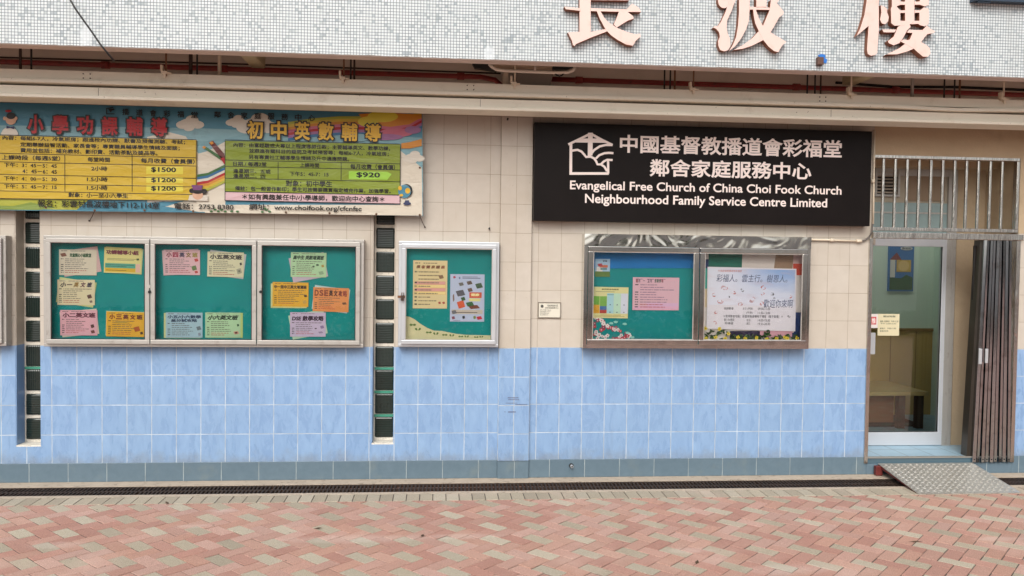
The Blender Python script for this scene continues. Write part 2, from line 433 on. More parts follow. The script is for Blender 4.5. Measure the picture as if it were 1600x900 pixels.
M_sof = plaster_mat('soffit_paint', C('#d6cbbd'), C('#e2d8cb'), 14, .2)

# ------------------------------------------------------------------ ground
g = MB(); g.add([(-70, 8, -.03), (-70, -70, -.03), (80, -70, -.03), (80, 8, -.03)], [(0, 1, 2, 3)])
t = NT('ground_concrete'); p = t.pos()
bt = t.n('TexBrick'); t.set(bt.inputs['Vector'], t.mapping(p, rot=(0, 0, R(45)))); bt.inputs['Scale'].default_value = 4.6
for k, c in (('Color1', C('#b5786a')), ('Color2', C('#a9958a')), ('Mortar', C('#5d4a42'))): bt.inputs[k].default_value = (*c, 1)
bt.inputs['Mortar Size'].default_value = .01
gm = t.bsdf(t.mix(t.math('MULTIPLY', t.noise(p, 2, 5), .4), bt.outputs['Color'], C('#9c8478')), .85)
o = g.build('ground', gm); o['kind'] = 'structure'

# herringbone pavers (long bricks 200 x 100 mm laid at 45 degrees)
UW = .1; RED = [C(c, .86) for c in ('#c59c8c', '#c8a091', '#c19586', '#cba698', '#be9081', '#c69b89', '#c9a190')]
GREY = [C(c, .86) for c in ('#bdb29d', '#c2b8a4', '#b6ab97', '#baaf9a', '#c4baa6')]
pv = MB(); tint = []
q0 = grd(820, 785.2)
def uv2xy(u, v): return ((u+v)/math.sqrt(2)*UW, (v-u)/math.sqrt(2)*UW)
c0 = uv2xy(1, .5); OX, OY = q0.x-c0[0], q0.y-c0[1]
YE = -.652                                    # edge of the border course
def clip(poly, ylim):                          # keep Y <= ylim
    out = []
    for i in range(len(poly)):
        a, b = poly[i], poly[(i+1) % len(poly)]
        ia, ib = a[1] <= ylim, b[1] <= ylim
        if ia: out.append(a)
        if ia != ib:
            k = (ylim-a[1])/(b[1]-a[1]); out.append((a[0]+(b[0]-a[0])*k, ylim))
    return out
def brick(poly, col, dz=0.0):
    n = len(poly); b = len(pv.v); gx = sum(q[0] for q in poly)/n; gy = sum(q[1] for q in poly)/n
    def ins(d): 
        r_ = []
        for x, y in poly:
            l = math.hypot(gx-x, gy-y) or 1; r_.append((x+(gx-x)/l*d, y+(gy-y)/l*d))
        return r_
    a, c_ = ins(.0052), ins(.0075)
    tx, ty = random.uniform(-.012, .012), random.uniform(-.012, .012)
    top = [(x, y, dz+(x-gx)*tx+(y-gy)*ty) for x, y in c_]; mid = [(x, y, dz-.003+(x-gx)*tx+(y-gy)*ty) for x, y in a]; bot = [(x, y, -.025) for x, y in a]
    fs = [tuple(range(n))]+[(i, n+i, n+(i+1) % n, (i+1) % n) for i in range(n)]+[(n+i, 2*n+i, 2*n+(i+1) % n, n+(i+1) % n) for i in range(n)]
    a2 = sum(poly[i][0]*poly[(i+1) % n][1]-poly[(i+1) % n][0]*poly[i][1] for i in range(n))
    if a2 < 0: fs = [f[::-1] for f in fs]
    pv.add(top+mid+bot, fs); tint.extend([col]*len(fs))
for i in range(-75, 75):
    for j in range(-20, 22):
        bu, bv = i+2*j, i-2*j
        for (u0, v0, u1, v1, kind) in ((bu, bv, bu+2, bv+1, 'H'), (bu+3, bv, bu+4, bv+2, 'V')):
            ps = [(lambda q: (q[0]+OX, q[1]+OY))(uv2xy(u, v)) for u, v in ((u0, v0), (u1, v0), (u1, v1), (u0, v1))]
            gx = sum(q[0] for q in ps)/4; gy = sum(q[1] for q in ps)/4
            if gx < -5.2 or gx > 7.2 or gy < -4.6 or gy > YE+.12: continue
            ps = clip(ps, YE)
            if len(ps) < 3: continue
            ar = abs(sum(ps[k][0]*ps[(k+1) % len(ps)][1]-ps[(k+1) % len(ps)][0]*ps[k][1] for k in range(len(ps))))/2
            if ar < .0006: continue
            if kind == 'H' and i % 2 == 0 and random.random() > .02: c = random.choice(GREY)
            else: c = random.choice(RED)
            f_ = random.uniform(.97, 1.13); brick(ps, tuple(x*f_ for x in c), random.uniform(-.0015, .0015))
x = -5.2
while x < 7.2:
    c = random.choice(GREY); f_ = random.uniform(.9, 1.12)
    brick([(x, YE+.001), (x+.1, YE+.001), (x+.1, -.456), (x, -.456)], tuple(v*f_ for v in c), random.uniform(-.001, .001)); x += .1015
pv.box(-5.2, 7.2, -4.6, -.456, -.028, -.0042, 1); tint.extend([(.05, .04, .035)]*6)
M_pav = paver_mat()
o = pv.build('pavement', [M_pav, plain('joint_sand', (.085, .07, .058), .95, 0, .5, 30, world=True)]); o['kind'] = 'structure'
at_ = o.data.attributes.new('tint', 'FLOAT_COLOR', 'FACE')
at_.data.foreach_set('color', [x for c in tint for x in (*c, 1)])
# the gutter: concrete lips and the channel under the grates
gt = MB(); GY0, GY1 = -.145, -.405
gt.box(-5.2, 7.2, GY0, .0, -.2, .0); gt.box(-5.2, 7.2, -.455, GY1, -.2, .001); gt.box(-5.2, 7.2, GY1, GY0, -.2, -.12, 1)
o = gt.build('gutter', [plain('gutter_concrete', C('#b3a594'), .85, 0, .2, 7, .4, 80, .2, dirt=(C('#5e5145'), .6), world=True), M_dark]); o['kind'] = 'structure'
M_iron = plain('cast_iron', C('#41342c'), .6, .5, .4, 9, bump=.4, dirt=(C('#5d3a24'), .5))
gr = MB(); L = .998
gr.box(0, L, GY1+.004, GY1+.022, -.035, -.004); gr.box(0, L, GY0-.022, GY0-.004, -.035, -.004); gr.box(0, L, (GY0+GY1)/2-.008, (GY0+GY1)/2+.008, -.035, -.006)
k = .0
while k < L-.01:
    gr.box(k, k+.012, GY1+.022, (GY0+GY1)/2-.008, -.035, -.005); gr.box(k+.004, k+.016, (GY0+GY1)/2+.008, GY0-.022, -.035, -.005); k += .031
g0 = gr.build('drain_grate', M_iron, loc=(0, 0, 0))
gl_ = 'dark rusty iron drain grate panel lying in the gutter along the foot of the wall'
tag(g0, gl_, 'drain grate', 'drain grates in a row along the wall')
g0.location = (-4.3, 0, 0)
for i in range(1, 11):
    c = g0.copy(); COL.objects.link(c); c.location = (-4.3+i*1.0, 0, 0)

# ------------------------------------------------------------------ the building
bld = thing('building', 'tiled ground floor of a housing block, cream tiles above blue, grey plinth, white mosaic fascia', 'building', (0, 0, 0))
def xs(px, Y=0.0, py=560): return at(px, py, Y).x
c1a, c1b = xs(24, 0, 520), xs(63.3, 0, 520)
c2a, c2b = xs(581.6, 0, 520), xs(616.3, 0, 520)
pa, pb = xs(780.2, -.03, 480), xs(829.4, -.03, 480)
da, db = 3.767, 5.118
CZ0 = at(50, 698, 0).z; CZ1 = 2.42
WT = .22
tA = tile_mat('tiles_cream_left', -3.0934, TW, TH, ZB, 'cream'); tB = tile_mat('tiles_cream_mid', -.1586, TW, TH, ZB, 'cream')
tP = tile_mat('tiles_cream_pilaster', pa, (pb-pa)/2, TH, ZB-.006, 'cream'); tC = tile_mat('tiles_cream_right', .8392, TW, TH, ZB, 'cream')
bA = tile_mat('tiles_blue_left', -3.0934, TW, TH, ZB, 'blue'); bB = tile_mat('tiles_blue_mid', -.1586, TW, TH, ZB, 'blue')
bP = tile_mat('tiles_blue_pilaster', pa, (pb-pa)/2, TH, ZB-.006, 'blue'); bC = tile_mat('tiles_blue_right', .8392, TW, TH, ZB, 'blue')
PZ = .155; CT = 3.24
cr, bl, pl = MB(), MB(), MB()
for (xa, xb, mi) in ((-5.5, c1a, 0), (c1b, c2a, 0), (c2b, pa, 1), (pb, da, 2), (db, 7.5, 2)):
    cr.box(xa, xb, 0, WT, ZB, CT if xb != 7.5 else 2.136, mi); bl.box(xa, xb, 0, WT, PZ, ZB, mi)
for (xa, xb, mi) in ((c1a, c1b, 0), (c2a, c2b, 1)):
    cr.box(xa, xb, 0, WT, CZ1, CT, mi); bl.box(xa, xb, 0, WT, PZ, CZ0, mi)
cr.build('cream_tiling', [tA, tB, tC], bld); bl.build('blue_tiling', [bA, bB, bC], bld)
pl.box(-5.5, pa, -.004, WT, 0, PZ, 0); pl.box(pb, da, -.004, WT, 0, PZ, 0); pl.box(db, 7.5, -.004, WT, 0, PZ, 0); pl.box(da, db, -.004, WT, 0, .093, 0)
tQ = tile_mat('plinth_tiles', -3.27, .302, .4, -.2, 'grey')
pl.build('plinth', tQ, bld, bevel=.004)
pi = MB(); pi.box(pa, pb, -.03, WT, ZB-.006, CT, 0); pi.box(pa, pb, -.03, WT, PZ-.004, ZB-.006, 1); pi.box(pa, pb, -.024, WT, 0, PZ-.004, 2)
pi.build('pilaster', [tP, bP, tQ], bld, bevel=.003)
ub = MB(); ub.box(-5.5, 7.5, .004, WT, CT, 3.6); ub.build('upper_wall', M_sof, bld)
so_ = MB(); so_.box(-5.5, 7.5, FY+.12, .0035, 3.5, 3.62); so_.build('soffit', M_sof, bld)
fa = MB(); fa.box(-5.5, 7.5, FY, FY+.12, FZ, 4.25, 0); fa.box(-5.5, 7.5, FY+.003, FY+.1205, FZ-.003, FZ-.0002, 1)
fa.build('fascia', [mosaic_mat(), plaster_mat('fascia_underside', C('#c4b0a6'), C('#d4c3ba'), 20, .3)], bld)
# upper floor cut to a low unseen slab so daylight reaches the lobby
uf = MB(); uf.box(-5.5, 7.5, FY+.121, .2, 3.9, 4.1); uf.build('upper_floor', M_sof, bld)
# doorway: lintel, jambs and the plaster post
DY = .47
jm = MB()
jm.box(da, 7.5, -.002, .3, 2.80, CT); jm.box(db, 7.5, -.0015, .5, 2.137, 2.80)
jm.box(db, db+.1, .5, 1.0, 0, 2.8); jm.box(db, db+.002+.1, .221, .5, 0.16, 2.137)
jm.box(4.845, db, DY, DY+.12, .15, 2.8)
jm.box(da-.15, da, .221, DY+.1, .15, 2.8); jm.box(da, db, .3, DY+.12, 2.74, CT)
jm.build('doorway_surround', M_pla, bld)
st = MB(); st.box(da, db, -.001, 2.6, .0935, .15); st.box(da, db, -.012, .03, .143, .152, 1)
M_floor = tile_mat('floor_step_tiles', 3.9, .3, .3, 0, 'blue')
t = NT('step_tiles'); p = t.pos(); n = t.noise(p, 8, 4); X, Y, Z = t.sep(p)
fx = t.math('FRACT', t.math('DIVIDE', t.math('SUBTRACT', X, 3.93), .245)); fy = t.math('FRACT', t.math('DIVIDE', Y, .3))
dd = t.math('MINIMUM', t.math('SUBTRACT', .5, t.math('ABSOLUTE', t.math('SUBTRACT', fx, .5))), t.math('SUBTRACT', .5, t.math('ABSOLUTE', t.math('SUBTRACT', fy, .5))))
stm = t.bsdf(t.mix(t.ramp(dd, .008, .02), C('#4c6470'), t.mix(n, C('#7fa2b8'), C('#9dbccd'))), .3)
st.build('doorstep', [stm, plain('step_nosing', C('#9a9892'), .5, .4)], bld)

# glass block windows
BM = [block_mat('ribbed_glass_upright', 1), block_mat('ribbed_glass_level', 0), block_mat('ribbed_glass_cross', 2)]
M_mortar = plain('window_mortar', C('#ddd6c8'), .8, 0, .15, 14, .3, 60, .2, dirt=(C('#5d6a60'), .5))
M_green = plain('green_mortar', C('#3f9077'), .5, 0, .2, 20)
for (xa, xb, px, order) in ((c1a, c1b, 0, (1, 1, 0, 0, 1, 0, 1, 0, 1, 0)), (c2a, c2b, 1, (1, 2, 1, 2, 1, 2, 1, 2, 1, 1))):
    e = bpy.data.objects.new('glass_block_window', None); COL.objects.link(e); e.parent = bld; e.location = ((xa+xb)/2, .1, CZ0)
    e['label'] = ('narrow column of dark glass blocks left of the triple notice case', 'narrow column of dark glass blocks with green joints beside the single notice case')[px]
    YB = .125
    fr = MB(); fr.box(xa, xb, YB+.012, .215, CZ0, CZ1)
    jam = MB(); jam.box(xa, xb, .004, YB+.0115, CZ0-.012, CZ0+.012, 0)
    for x_a, x_b in ((xa, xa+.006), (xb-.004, xb)): jam.box(x_a, x_b, .004, YB+.0115, CZ0+.012, ZB, 1); jam.box(x_a, x_b, .004, YB+.0115, ZB, CZ1, 2)
    fr.build('mortar_bed', M_mortar, e); jam.build('reveal', [M_mortar, plain('reveal_blue', C('#7f9fc4'), .4, world=True), plain('reveal_cream', C('#b9b0a2'), .5, world=True)], e)
    for k in ((1, 2, 3) if px == 1 else (3,)):
        gm_ = MB(); gm_.box(xa+.012, xb-.006, YB-.002, YB+.011, CZ0+.014+k*.2005-.004, CZ0+.014+k*.2005+.016); gm_.build('green_joint', M_green, e)
    for k in range(10):
        z0 = CZ0+.032+k*.2005
        b = MB(); X0, X1 = xa+.016, xb-.008
        b.box(X0, X1, YB, YB+.06, z0, min(z0+.176, CZ1-.01))
        ob = b.build('glass_block', BM[order[k]], e, bevel=.014)

# ------------------------------------------------------------------ fascia letters
M_pink = plain('pink_letter_face', C('#e2c6bc'), .5, 0, .05, 3, dirt=(C('#c99f8b'), .3))
M_lside = plain('letter_edge_rust', C('#8a5a44'), .7, 0, .3, 18)
def letter(name, ox, oy, sc, polys, label):
    mb = MB()
    for i, pl_ in enumerate(polys):
        mb.prism(P([(ox+x/sc, oy+y/sc) for x, y in pl_], FY-.045), FY-.045-.0012*i, FY-.001, 0, 1)
    c = mb.v; zc = min(v[2] for v in c); xc = sum(v[0] for v in c)/len(c)
    o = mb.build(name, [M_pink, M_lside], loc=(xc, FY, zc))
    tag(o, label, 'sign letter', 'large character letters on the mosaic fascia')
letter('sign_character', 870, 0, 10, [
    [(355, -640), (530, -640), (530, 505), (355, 505)],
    [(531, -640), (1080, -640), (1150, -600), (1150, -560), (531, -560)], [(531, -430), (1100, -430), (1100, -365), (531, -365)],
    [(531, -230), (1100, -230), (1100, -165), (531, -165)], [(531, -60), (1110, -60), (1130, 8), (531, 2)],
    [(528, 130), (1090, 148), (1175, 60), (1280, 125), (1315, 190), (1090, 190), (528, 176)],
    [(170, 510), (357, 500), (532, 500), (755, 460), (790, 490), (520, 595), (300, 690), (275, 722), (250, 705), (235, 640)],
    [(620, 176), (682, 182), (735, 275), (800, 350), (880, 400), (930, 435), (1080, 500), (1220, 540), (1300, 530), (1310, 572), (1235, 635), (1185, 718), (1080, 700), (950, 630), (850, 560), (780, 488), (750, 450), (670, 300)],
    [(970, 178), (1095, 186), (1190, 260), (1200, 295), (1100, 330), (932, 436), (885, 385), (930, 290)],
    [(110, 108), (310, 130), (357, 135), (357, 175), (310, 170), (140, 150)]],
    'pink raised Chinese character nearest the middle of the fascia, with a spread splayed foot')
letter('sign_character', 1100, 0, 10, [
    ell(312, 0, 95, 127, 20),
    [(405, -20), (500, -20), (425, 180), (362, 320), (352, 420), (368, 520), (410, 620), (412, 720), (375, 785), (315, 802), (250, 780), (222, 710), (222, 640), (248, 570), (232, 500), (190, 450), (140, 430), (170, 405), (215, 412), (265, 340), (330, 200)],
    [(545, -300), (710, -300), (712, 150), (700, 320), (660, 450), (580, 600), (490, 720), (390, 800), (450, 700), (500, 580), (530, 400), (545, 200)],
    [(713, 108), (1060, 120), (1030, 156), (713, 152)], [(705, -300), (1250, -300), (1280, -230), (1180, -180), (1150, -220), (705, -225)],
    [(812, -520), (972, -520), (972, 112), (812, 112)],
    [(1040, 0), (1180, -10), (1130, 55), (1180, 110), (1240, 185), (1230, 230), (1170, 275), (1100, 400), (1040, 500), (920, 630), (750, 715), (600, 765), (460, 782), (600, 710), (750, 600), (850, 490), (920, 400), (1020, 160), (1030, 80)],
    [(762, 152), (803, 156), (850, 285), (912, 405), (1040, 512), (1120, 565), (1180, 598), (1280, 658), (1215, 715), (1180, 770), (1155, 820), (1085, 800), (1000, 730), (920, 630), (850, 492), (795, 370), (770, 250)]],
    'pink raised Chinese character second on the fascia, with flowing drop strokes on its left side')
letter('sign_character', 1320, 0, 9, [
    [(365, -520), (525, -520), (478, 50), (480, 400), (455, 745), (425, 772), (370, 782), (325, 760), (312, 700), (335, 360), (350, -100)],
    [(320, -120), (352, -100), (336, 362), (255, 430), (165, 505), (215, 400), (275, 210), (308, 0)],
    [(120, -330), (640, -330), (640, -270), (120, -270)], [(640, -380), (1230, -380), (1230, -320), (640, -320)], [(660, -200), (1170, -200), (1170, -140), (660, -140)],
    [(500, 75), (545, 95), (590, 130), (588, 175), (612, 240), (605, 300), (560, 345), (515, 332), (490, 280), (508, 180)],
    [(840, -520), (972, -520), (972, 330), (905, 345), (920, 380), (870, 430), (800, 560), (760, 610), (680, 640), (610, 610), (600, 580), (680, 520), (740, 380), (840, 330)],
    [(650, -150), (768, -150), (768, 25), (840, 28), (840, 72), (768, 72), (720, 95), (770, 150), (840, 150), (840, 185), (772, 185), (772, 298), (840, 298), (838, 362), (690, 365), (645, 330), (640, 130), (655, 90)],
    [(972, 28), (1045, 25), (1045, -150), (1170, -150), (1170, 75), (1110, 95), (1050, 72), (972, 72)],
    [(972, 150), (1050, 150), (1100, 110), (1165, 125), (1175, 230), (1165, 345), (1110, 375), (1050, 360), (1020, 340), (925, 345), (970, 298), (1038, 298), (1038, 185), (972, 185)],
    [(515, 420), (710, 420), (690, 460), (535, 460)],
    [(890, 425), (1080, 430), (1140, 365), (1190, 410), (1260, 450), (1230, 472), (1150, 485), (1100, 540), (1060, 600), (960, 690), (850, 735), (720, 770), (575, 770), (650, 735), (760, 680), (850, 610), (905, 550), (940, 468), (860, 465)],
    [(770, 590), (815, 560), (900, 575), (1062, 598), (1130, 640), (1180, 685), (1190, 760), (1150, 805), (1080, 800), (1010, 740), (955, 690), (845, 628)]],
    'pink raised Chinese character last on the fascia, dense strokes with square window gaps')

# ------------------------------------------------------------------ under the soffit
tr = thing('trunking', 'long cream metal cable trunking with two ledges running above the banner and sign', 'cable trunking', (0, -.4, 3.0))
def run(prof, x0, x1, sag=None):
    mb = MB(); n = len(prof); xsn = [x0+(x1-x0)*i/60 for i in range(61)]
    for x in xsn: mb.v += [(x, y, z+(sag(x) if sag else 0)) for y, z in prof]
    for i in range(60):
        for k in range(n): 
            k2 = (k+1) % n; mb.f.append((i*n+k, i*n+k2, (i+1)*n+k2, (i+1)*n+k)); mb.m.append(0); mb.sm.append(False)
    mb.f.append(tuple(range(n))[::-1]); mb.f.append(tuple(60*n+k for k in range(n))); mb.m += [0, 0]; mb.sm += [False, False]
    return mb
def sagf(x): return -.012*math.exp(-((x-4.2)/.35)**2)
M_trk = NT('trunking_enamel'); t = M_trk; p = t.pos()
n = t.noise(t.mapping(p, sc=(.6, 3, 3)), 2.5, 5, .6); spk = t.ramp(t.noise(p, 55, 2), .71, .77); big = t.ramp(t.noise(p, 4, 5, .7), .55, .75)
c = t.mix(n, C('#dcd6c4'), C('#e9e4d5')); c = t.mix(t.math('MULTIPLY', spk, .6), c, C('#5d4a36')); c = t.mix(t.math('MULTIPLY', big, .25), c, C('#a08c6e'))
M_trk = t.bsdf(c, .45, 0, t.bump(n, .1, .01), .4)
run([(-.42, 3.222), (-.42, 3.15), (-.22, 3.15), (-.22, 3.222)], -5.5, 7.5).build('upper_channel', M_trk, tr)
run([(-.447, 3.1495), (-.45, 3.146), (-.45, 3.126), (-.445, 3.122), (-.22, 3.118), (-.22, 3.1495)], -5.5, 7.5, sagf).build('ledge', M_trk, tr)
run([(-.412, 3.1035), (-.412, 3.038), (-.22, 3.038), (-.22, 3.1035)], -5.5, 7.5).build('lower_channel', M_trk, tr)
run([(-.44, 3.0375), (-.443, 3.034), (-.443, 3.016), (-.438, 3.012), (-.22, 3.009), (-.22, 3.0375)], -5.5, 7.5).build('ledge', M_trk, tr)
for (px, py) in ((136, 119), (735, 137), (1285, 155)):
    q = at(px, py, -.42); jp = MB(); jp.box(q.x-.04, q.x+.04, -.4235, -.4205, q.z-.028, q.z+.028)
    for a in (-.025, .025):
        for b in (-.016, .016): jp.tube([(q.x+a, -.4236, q.z+b), (q.x+a, -.428, q.z+b)], .005, 1, 6)
    jp.build('joint_plate', [M_trk, M_brown], tr)
    jp = MB(); jp.box(q.x+.078, q.x+.0805, -.4135, -.4122, 3.04, 3.10); jp.build('seam', M_brown, tr)

pp = thing('red_pipe', 'dark red pipe running along the top of the wall under the soffit', 'pipe', (0, -.05, 3.44))
zp = at(400, 109, -.06).z
mb = MB(); mb.tube([(-5.5, -.06, zp), (.33, -.06, zp), (.45, -.06, zp-.02), (.52, -.06, zp-.08), (.56, -.06, zp-.2)], .021, 0, 10); mb.build('pipe_run', M_redpipe, pp)
mb = MB(); mb.tube([(.85, -.06, zp), (7.5, -.06, zp-.01)], .021, 0, 10); mb.build('pipe_run', M_redpipe, pp)
for px in (165, 350, 720, 905, 1245, 1400):
    x = xs(px, -.06, 105); mb = MB(); mb.tube([(x-.03, -.06, zp), (x+.03, -.06, zp)], .029, 0, 10); mb.build('coupling', M_redpipe, pp)
mb = MB(); mb.tube([(-5.5, -.03, zp+.045), (-3.3, -.03, zp+.04), (-1.5, -.03, zp+.048), (.5, -.03, zp+.04)], .007, 0, 6); tag(mb.build('thin_cable', M_brown, loc=(0, -.03, zp)), 'thin brown cable clipped just above the red pipe', 'cable')
mb = MB()
mb.tube([(xs(1310, -.1, 140), -.05, zp+.05), (xs(1400, -.1, 140), -.05, zp+.03), (xs(1500, -.1, 140), -.05, zp+.045), (7.0, -.05, zp+.02)], .012, 0, 6)
tag(mb.build('thin_cable', M_dark, loc=(4, -.05, zp)), 'sooty black cable sagging along the red pipe above the doorway', 'cable')

def drop(px, wpx, mat, name, label, cat, group=None, clamp=False, Y=-.30):
    q = at(px, 110+px*.03, Y); r = wpx/2/185
    if clamp:
        t_ = thing(name, label, cat, (q.x, Y, 3.222), group)
        a = MB(); a.tube([(q.x, Y-.13, 3.5), (q.x, Y-.13, 3.20)], r, 0, 8); a.build('rod', mat, t_)
        b = MB(); b.box(q.x-.03, q.x+.012, Y-.155, Y-.11, 3.215, 3.235); b.box(q.x-.035, q.x-.02, Y-.155, Y-.11, 3.235, 3.28)
        b.box(q.x-.012, q.x+.004, Y-.158, Y-.145, 3.185, 3.215); b.box(q.x+.012, q.x+.04, Y-.15, Y-.13, 3.218, 3.226)
        b.build('clamp', M_cream, t_)
    else:
        a = MB(); a.tube([(q.x, Y, 3.5), (q.x, Y, 3.2225)], r, 0, 8); tag(a.build(name, mat, loc=(q.x, Y, 3.2225)), label, cat, group)
G1 = 'drop cables behind the trunking'; G2 = 'threaded hanger rods holding the trunking'
for a in ((32, 4, M_brown, 'drop_cable', 'dark brown drop cable leftmost above the banner', 'cable', G1),
          (49, 3, M_black, 'drop_cable', 'black drop cable right beside the leftmost brown one', 'cable', G1),
          (298, 5.5, M_brown, 'drop_cable', 'thick dark drop cable between a clamped rod and a cream pipe', 'cable', G1),
          (308, 2.6, M_black, 'drop_cable', 'thin black drop cable just left of the cream pipe', 'cable', G1),
          (343, 5.5, M_cream, 'drop_pipe', 'short cream pipe dropping from the soffit above the banner', 'pipe'),
          (548, 2.6, M_black, 'drop_cable', 'black drop cable beside the rusty rod above the banner end', 'cable', G1),
          (553.5, 3, M_brown, 'drop_cable', 'brown drop cable second right of the rod above the banner end', 'cable', G1),
          (1038, 2.6, M_black, 'drop_cable', 'black drop cable leftmost of the three above the black sign', 'cable', G1),
          (1047, 2.6, M_black, 'drop_cable', 'black drop cable in the middle of the three above the black sign', 'cable', G1),
          (1054, 3, M_rust, 'drop_cable', 'rusty brown drop cable rightmost of the three above the black sign', 'cable', G1),
          (1261, 2.6, M_black, 'drop_cable', 'black drop cable directly below the blue taped box', 'cable', G1),
          (1273, 2.6, M_black, 'drop_cable', 'black drop cable second of three below the blue taped box', 'cable', G1),
          (1282, 2.6, M_brown, 'drop_cable', 'brown drop cable third of three below the blue taped box', 'cable', G1),
          (1425, 5, M_alu, 'drop_pipe', 'short grey metal pipe dropping from the soffit above the doorway', 'pipe'),
          (1475, 2.6, M_black, 'drop_cable', 'black drop cable first of three above the doorway grille', 'cable', G1),
          (1491, 2.6, M_black, 'drop_cable', 'black drop cable middle of three above the doorway grille', 'cable', G1),
          (1499, 3, M_rust, 'drop_cable', 'rusty drop cable last of three above the doorway grille', 'cable', G1)):
    drop(*a)
for px, lb in ((268, 'rusty hanger rod with clamp above the banner, left of the cream pipe'), (540, 'rusty hanger rod with clamp above the right end of the banner'),
               (802, 'pale hanger rod with clamp beside the caged soffit light'), (1076, 'rusty hanger rod with clamp above the middle of the black sign'),
               (1318, 'hanger rod with clamp in front of the right soffit batten'), (1552, 'hanger rod with clamp at the far right above the folding gate')):
    drop(px, 2.6, M_rust if px in (268, 540, 1076) else M_cream, 'hanger_rod', lb, 'hanger rod', G2, True)
# strip lamp housings that run front to back
M_olive = plain('housing_paint', C('#a79c7c'), .5, 0, .1, 5)
for (px, py, lb) in ((404, 107, 'olive beige lamp batten sticking out under the soffit above the banner'), (1325, 134, 'olive beige lamp batten under the soffit above the black sign end')):
    q = at(px, py, -.25); th_ = thing('lamp_batten', lb, 'lamp housing', (q.x, -.4, q.z), 'soffit lamp battens')
    mb = MB(); mb.box(q.x-.055, q.x+.055, FY+.125, -.25, q.z, q.z+.10); mb.build('housing', M_olive, th_, bevel=.012)
    mb = MB(); mb.box(q.x-.045, q.x+.045, -.2495, -.24, q.z+.015, q.z+.085); mb.build('end_cap', M_brown, th_)
    mb = MB(); mb.box(q.x-.012, q.x+.012, -.45, -.41, q.z+.1, 3.5); mb.build('bracket', M_brown, th_)
# light cage
YL = -.50
lf = thing('caged_light', 'soffit light with a bent white tube guard and black end plates, over the pilaster', 'light', at(820, 112, YL))
mb = MB(); mb.tube([at(x, y, YL) for x, y in ((764, 100), (768, 104), (775, 108.5), (790, 110.5), (830, 112), (870, 113.5), (888, 113), (895, 110), (899, 105))], .012, 0, 8)
mb.tube([at(836, 112, YL), at(836, 102, YL)], .008, 0, 6); mb.build('tube_guard', plain('white_tube', C('#dfd6c8'), .4), lf)
for pts in (((738, 99), (766, 99), (776, 111), (742, 106)), ((864, 103), (898, 104), (885, 109), (864, 108))):
    mb = MB(); mb.prism(P(pts, YL+.03), YL+.03, YL+.08); mb.build('end_plate', M_black, lf)
mb = MB(); zz = at(820, 104, YL+.1).z; mb.box(at(772, 105, YL+.1).x, at(866, 105, YL+.1).x, YL+.09, YL+.25, zz, 3.499); mb.build('lamp_tray', plain('tray_paint', C('#b9a48e'), .5), lf)
mb = MB(); mb.tube([at(866+4*i, 114+5*math.sin(i/4*3.14), YL) for i in range(5)], .006, 0, 6); mb.build('cable_loop', M_black, lf)
mb = MB(); q = at(832, 120, -.2); mb.hexa([(q.x-.14, -.3, 3.24), (q.x+.13, -.3, 3.24), (q.x+.16, -.02, 3.24), (q.x-.14, -.02, 3.24)], [(q.x-.14, -.3, 3.499), (q.x+.2, -.3, 3.499), (q.x+.2, -.02, 3.499), (q.x-.14, -.02, 3.499)])
tag(mb.build('duct', plain('grey_duct', C('#8b837a'), .6), loc=(q.x, -.2, 3.24)), 'grey boxed duct between wall and trunking below the caged light', 'duct')
q = at(792, 120, -.25); mb = MB(); mb.box(q.x-.03, q.x+.01, -.27, -.2, 3.2225, 3.499); tag(mb.build('support_post', M_cream, loc=(q.x, -.25, 3.2225)), 'short cream steel post left of the grey boxed duct', 'post')
# loose cable in front of the fascia
mb = MB(); cpts = [at(100, -25, FY-.03), at(103, -12, FY-.1)]+[at(x, y, FY-.14) for x, y in ((110, 0), (118, 14), (130, 31), (143, 49), (158, 71), (178, 95))]
mb.tube(cpts, .0065, 0, 8); mb.tube([cpts[0], (cpts[0].x-.1, FY-.01, cpts[0].z+.3)], .0065, 0, 8); tag(mb.build('dangling_cable', M_black, loc=cpts[-1]), 'loose black cable dangling in front of the mosaic fascia', 'cable')
# taped junction box
q = at(1281, 95, FY-.02); jb = thing('junction_box', 'small brown junction box with torn blue tape on the fascia', 'junction box', (q.x, FY, q.z-.03))
mb = MB(); r_ = rect(1277.5, 89, 1287, 101, FY-.035); mb.box(r_[0], r_[2], FY-.04, FY-.0005, r_[1], r_[3]); mb.build('box_body', plain('box_brown', C('#5a4035'), .6), jb, bevel=.004)
mb = MB(); mb.prism(P([(1278, 86), (1284, 84.5), (1290, 86), (1289, 91), (1292.5, 93), (1291, 99), (1287, 98), (1287, 90), (1280, 89)], FY-.006), FY-.007, FY-.0008); mb.build('blue_tape', ink('#1f6fc4'), jb)
mb = MB(); x0 = at(1524, 0, FY-.07).x; zb = at(1560, 2.5, FY-.07).z
mb.box(x0, 7.4, FY-.07, FY-.0005, zb+.004, zb+.09); mb.box(x0+.03, x0+.13, FY-.06, FY-.03, zb-.006, zb+.0035)
tag(mb.build('awning_frame', plain('navy_paint', C('#2a3c4d'), .5), loc=(x0, FY, zb)), 'dark navy metal awning frame at the top right of the fascia', 'awning frame')

